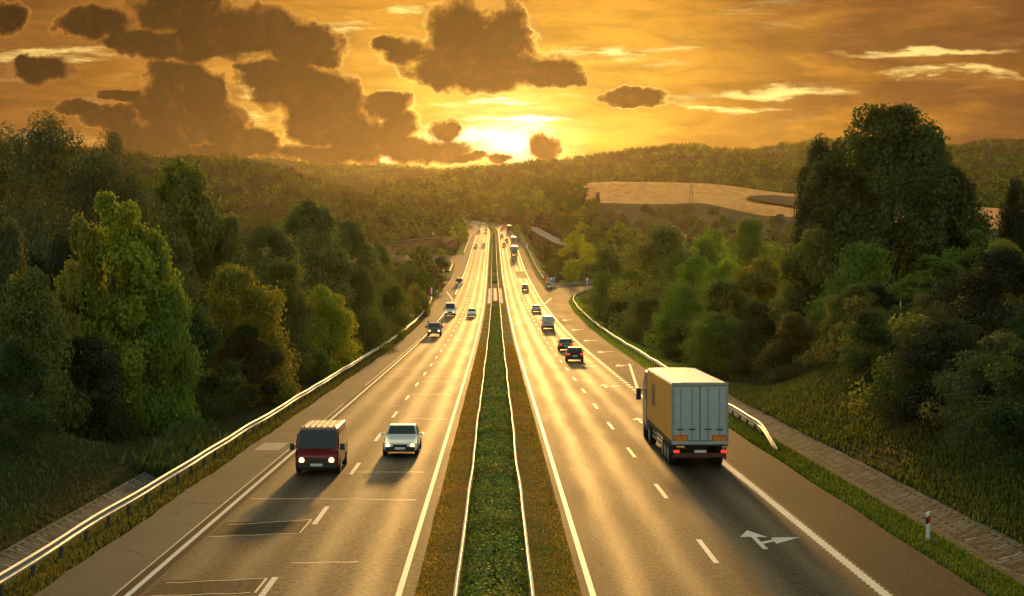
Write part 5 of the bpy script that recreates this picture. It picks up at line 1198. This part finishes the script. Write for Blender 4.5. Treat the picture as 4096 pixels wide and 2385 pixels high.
# blue direction sign
Y = 500; x = (2208.5 - U0)*Y/F_PX; g = float(ground_z(x, Y)); zc = CAMZ + (V0 - 1118)*Y/F_PX
t = thing("direction_sign", "blue sign with a white disc and diagonal arrow on two posts", "road sign", (x, Y, g)); h = zc - g
for s in (-.52, .52): MB().tube([(s, .05, -.3), (s, .05, h + .5)], .04, 8).build("post", M['steel'], t)
b = plate(MB(), [(px, pz + h) for px, pz in rounded(1.58, 1.38, .16)], 0, .03).build("panel", SWHITE, t); plate(MB(), [(px, pz + h) for px, pz in rounded(1.46, 1.26, .12)], -.018, .02).build("field", BLUE, b)
disc(MB(), (-.28, h + .16), .31, -.034, th=.015).build("disc", SWHITE, b)
plate(MB(), [(.08, h - .08), (.16, h - .16), (.47, h + .15), (.55, h + .02), (.62, h + .50), (.17, h + .44), (.33, h + .30)][::-1], -.034, .015).build("arrow", SWHITE, b)
m_ = MB(); rg_ = random.Random(2); xx = -.56
while xx < .56:
    w_ = rg_.uniform(.04, .10); m_.box((xx, -.034, h - .36 + rg_.uniform(-.02, .02)), (w_, .012, rg_.uniform(.10, .18))); xx += w_ + .035
m_.build("small_print", LILAC, b)
# orange pillar, speed limit
Y = 505; x = (2181 - U0)*Y/F_PX; g = float(zr(Y)) - .1
t = thing("wrapped_sign", "orange-red covered post behind the guardrail left of the blue sign", "covered sign", (x, Y, g)); MB().tube([(0, 0, -.2), (0, 0, 1.0)], .06, 8).build("post", SRED, t)
MB().loft([[(r*math.cos(2*math.pi*k/12), r*.6*math.sin(2*math.pi*k/12), zz) for k in range(12)] for zz, r in ((.75, .22), (1.1, .34), (1.9, .42), (2.4, .40), (2.62, .28), (2.7, .1))]).build("cover", SORANGE, t); MB().box((-.30, -.05, 2.5), (.22, .1, .2)).build("lamp", plain("amber_lamp", (.8, .5, .08), .3), t)
Y = 476; x = (2348.5 - U0)*Y/F_PX; g = float(ground_z(x, Y)); zc = CAMZ + (V0 - 1118.5)*Y/F_PX; h = zc - g
t = thing("speed_limit_sign", "round red-rimmed speed limit sign above a blue crossed-out motorway plate", "road sign", (x, Y, g)); MB().tube([(0, .05, -.3), (0, .05, h + .3)], .04, 8).build("post", M['steel'], t)
d = disc(MB(), (0, h), .50, 0).build("disc", SRED, t); disc(MB(), (0, h), .36, -.024, th=.02).build("face", SWHITE, d)
fc = D.curves.new("number", 'FONT'); fc.body = "40"; fc.size = .42; fc.align_x = 'CENTER'; fc.align_y = 'CENTER'; fc.extrude = .004
fo = link("number_text", fc, None, (0, 0, 0)); bpy.context.view_layer.update(); nm_ = D.meshes.new_from_object(fo.evaluated_get(bpy.context.evaluated_depsgraph_get())); D.objects.remove(fo)
nm_.materials.clear(); nm_.materials.append(M['black']); fo = link("number", nm_, d, (0, -.042, h)); fo.rotation_euler = (math.pi/2, 0, 0)
b = plate(MB(), [(px, pz + h - 1.02) for px, pz in rounded(.90, 1.05, .06)], 0, .03).build("plate", BLUE, t)
for s in (-1, 1): plate(MB(), [(s*.06, h - .62), (s*.14, h - .62), (s*.30, h - 1.48), (s*.12, h - 1.48)][::s], -.022, .014).build("lane", SWHITE, b)
plate(MB(), [(.34, h - .56), (.43, h - .60), (-.30, h - 1.49), (-.40, h - 1.43)], -.034, .012).build("red_bar", SRED, b)
# delineators
def delineator(x, y, z, label, red=True, group=None):
    t = thing("delineator_post", label, "marker post", (x, y, z), R(18), group)
    MB().loft([[(-.06, -.03, -.1), (.06, -.03, -.1), (.06, .03, -.1), (-.06, .03, -.1)], [(-.06, -.03, .93), (.06, -.03, 1.0), (.06, .03, 1.0), (-.06, .03, .93)]]).build("post", M['white'], t, bevel=.008)
    b = MB().loft([[(-.064, -.034, .58), (.064, -.034, .63), (.064, .034, .63), (-.064, .034, .58)], [(-.064, -.034, .80), (.064, -.034, .86), (.064, .034, .86), (-.064, .034, .80)]]).build("band", M['black'], t)
    MB().box((0, -.037, .72), (.045, .008, .16)).build("reflector", RED_GLOW if red else SWHITE, b)
    return t
delineator(14.30, 57.6, float(ground_z(14.3, 57.6)), "white delineator post with black band and red reflector on the right verge")
for Y, w in ((470, "nearest"), (506, "middle"), (546, "farthest")):
    delineator(-15.0, Y, float(ground_z(-15.0, Y)), "%s of the three black and white posts in the bright left verge" % w, False, "delineator posts in the left verge")
Y = 424; x = (1724 - U0)*Y/F_PX; g = float(ground_z(x, Y))
t = thing("hazard_marker", "red and white hazard board standing at the left guardrail end", "hazard marker", (x, Y, g)); MB().box((-.18, .05, 1.55), (.36, .04, 1.5)).build("red_board", SRED, t, bevel=.01); MB().box((.16, 0, 1.6), (.26, .05, 1.6)).build("white_board", M['white'], t, bevel=.01); MB().box((0, .1, .6), (.10, .06, 1.6)).build("post", M['post'], t)
# roadside things far away
Y = 1000; x = (1866 - U0)*Y/F_PX; g = float(zr(Y)) - .1
t = thing("equipment_box", "teal metal box at the mouth of the far left side road", "box", (x, Y, g)); MB().box((0, 0, .75), (1.5, 1.0, 1.4)).build("housing", TEAL, t, bevel=.05); MB().box((0, -.52, .75), (1.1, .04, 1.0)).build("door", TEAL, t, bevel=.01); MB().box((0, 0, 1.48), (1.6, 1.1, .1)).build("lid", TEAL, t)
def small_sign(nm, label, U, Vc, Y, w, h, kind, base=None):
    x = (U - U0)*Y/F_PX; zc = CAMZ + (V0 - Vc)*Y/F_PX; g = float(ground_z(x, Y)) if base is None else base(x, Y)
    t = thing(nm, label, "road sign", (x, Y, g)); q = max(.9, zc - g); MB().tube([(0, .05, -.3), (0, .05, q)], .05, 6).build("post", M['steel'], t)
    if kind == 'blue': plate(MB(), [(a, b + q) for a, b in rounded(w, h, .1)], 0).build("panel", BLUE, t); plate(MB(), [(a*.5, b*.3 + q) for a, b in rounded(w, h, .1)], -.025, .015).build("symbol", SWHITE, t)
    if kind == 'round': disc(MB(), (0, q), w/2, 0).build("disc", SWHITE, t); plate(MB(), [(a*.8, b + q - w*.5 - h*.5) for a, b in rounded(w, h, .08)], 0).build("plate", BLUE, t)
    if kind == 'tri':
        plate(MB(), [(-w/2, q), (w/2, q), (0, q + w*.95)][::-1], 0).build("triangle", LILAC, t); plate(MB(), [(-w*.45, q - h), (w*.45, q - h), (w*.45, q - .06), (-w*.45, q - .06)], 0).build("plate", SWHITE, t); plate(MB(), [(-w*.18, q - h*.7), (w*.18, q - h*.7), (w*.10, q - .2), (-w*.1, q - .2)], -.025, .012).build("symbol", BLUE, t)
    if kind == 'orange': plate(MB(), [(a, b + q) for a, b in rounded(w, h, .1)], 0).build("panel", SORANGE, t)
    if kind == 'disc': disc(MB(), (0, q), w/2, 0).build("disc", SWHITE, t)
    return t
rz = lambda x, y: float(zr(y)) - .1
small_sign("direction_sign", "small blue sign behind the teal box at the far left side road", 1863, 922, 1030, 1.0, 1.1, 'blue', rz)
small_sign("round_sign", "white round sign over a blue plate beside the side road on the embankment", 1732, 935, 925, 1.0, 1.0, 'round')
small_sign("direction_sign", "small blue sign in the hollow below the red embankment", 1745, 1009, 720, .7, .6, 'blue')
small_sign("direction_sign", "small blue sign at the guardrail end by the left slip lane", 1786, 1077, 600, .7, .7, 'blue')
small_sign("warning_sign", "lilac triangle sign over a white plate behind the right guardrail", 2108, 984, 790, .95, 1.0, 'tri', rz)
small_sign("warning_sign", "lilac triangle sign over a white plate inside the median hedge", 1982, 983, 830, .85, 1.0, 'tri', rz)
small_sign("diversion_sign", "orange board above the right guardrail", 2112, 975, 800, 1.4, .5, 'orange', rz)
small_sign("round_sign", "small white round sign above the hatched slip road", 2130, 888, 1090, .8, .8, 'disc', lambda x, y: right_z(x, y) - .1)
Y = 112; x = (3606 - U0)*Y/F_PX; g = float(ground_z(x, Y)); t = thing("marker_post", "thin white marker post among the shrubs on the right bank", "marker post", (x, Y, g)); MB().tube([(0, 0, -.2), (0, 0, 2.6)], .05, 8).build("post", M['white'], t); MB().box((0, 0, 2.64), (.13, .13, .1)).build("cap", M['white'], t)
# electricity poles
def pole(label, U, Vb, Vt, Y, aframe=False):
    x, _, zb = at(U, Vb, Y); h = (Vb - Vt)*Y/F_PX; t = thing("power_pole", label, "power pole", (x, Y, zb - .5), group="power poles along the hillside")
    p = MB()
    if aframe:
        for s in (-1, 1): p.tube([(s*1.3, 0, 0), (s*.35, 0, h)], [.22, .16], 7)
        for q in (.3, .55, .8): p.box((0, 0, h*q), (2.6 - 1.8*q, .16, .16))
    else: p.tube([(0, 0, 0), (0, 0, h)], [.24, .15], 8)
    p.build("shaft", WOOD, t); MB().box((0, 0, h - .7), (2.8, .2, .22)).build("crossarm", WOOD, t)
    for s in (-1.25, 0, 1.25): MB().tube([(s, 0, h - .6), (s, 0, h - .15)], [.10, .06], 6).build("insulator", M['white'], t)
pole("A-framed power pole at the lower edge of the corn field", 2766, 812, 738, 1152, True)
pole("slim power pole rising from the knoll trees", 2252, 745, 690, 1330)
pole("power pole with crossarm right of the slim one on the knoll", 2265, 752, 717, 1330)
pole("power pole at the foot of the knoll", 2231, 860, 793, 1130)
pole("lone power pole above the left woods", 1747, 862, 822, 1150)
pole("power pole half hidden between the knoll trees", 2250, 790, 765, 1220)
x, _, zb = at(1570, 1042, 845); t = thing("timber_post", "brown timber post in the hollow below the side road", "post", (x, 845, float(ground_z(x, 845)))); MB().tube([(0, 0, -.3), (0, 0, CAMZ + (V0 - 985)*845/F_PX - float(ground_z(x, 845)))], .28, 8).build("shaft", WOOD, t); MB().box((0, 0, 1.0), (.8, .8, .5)).build("footing", M['slab'], t)
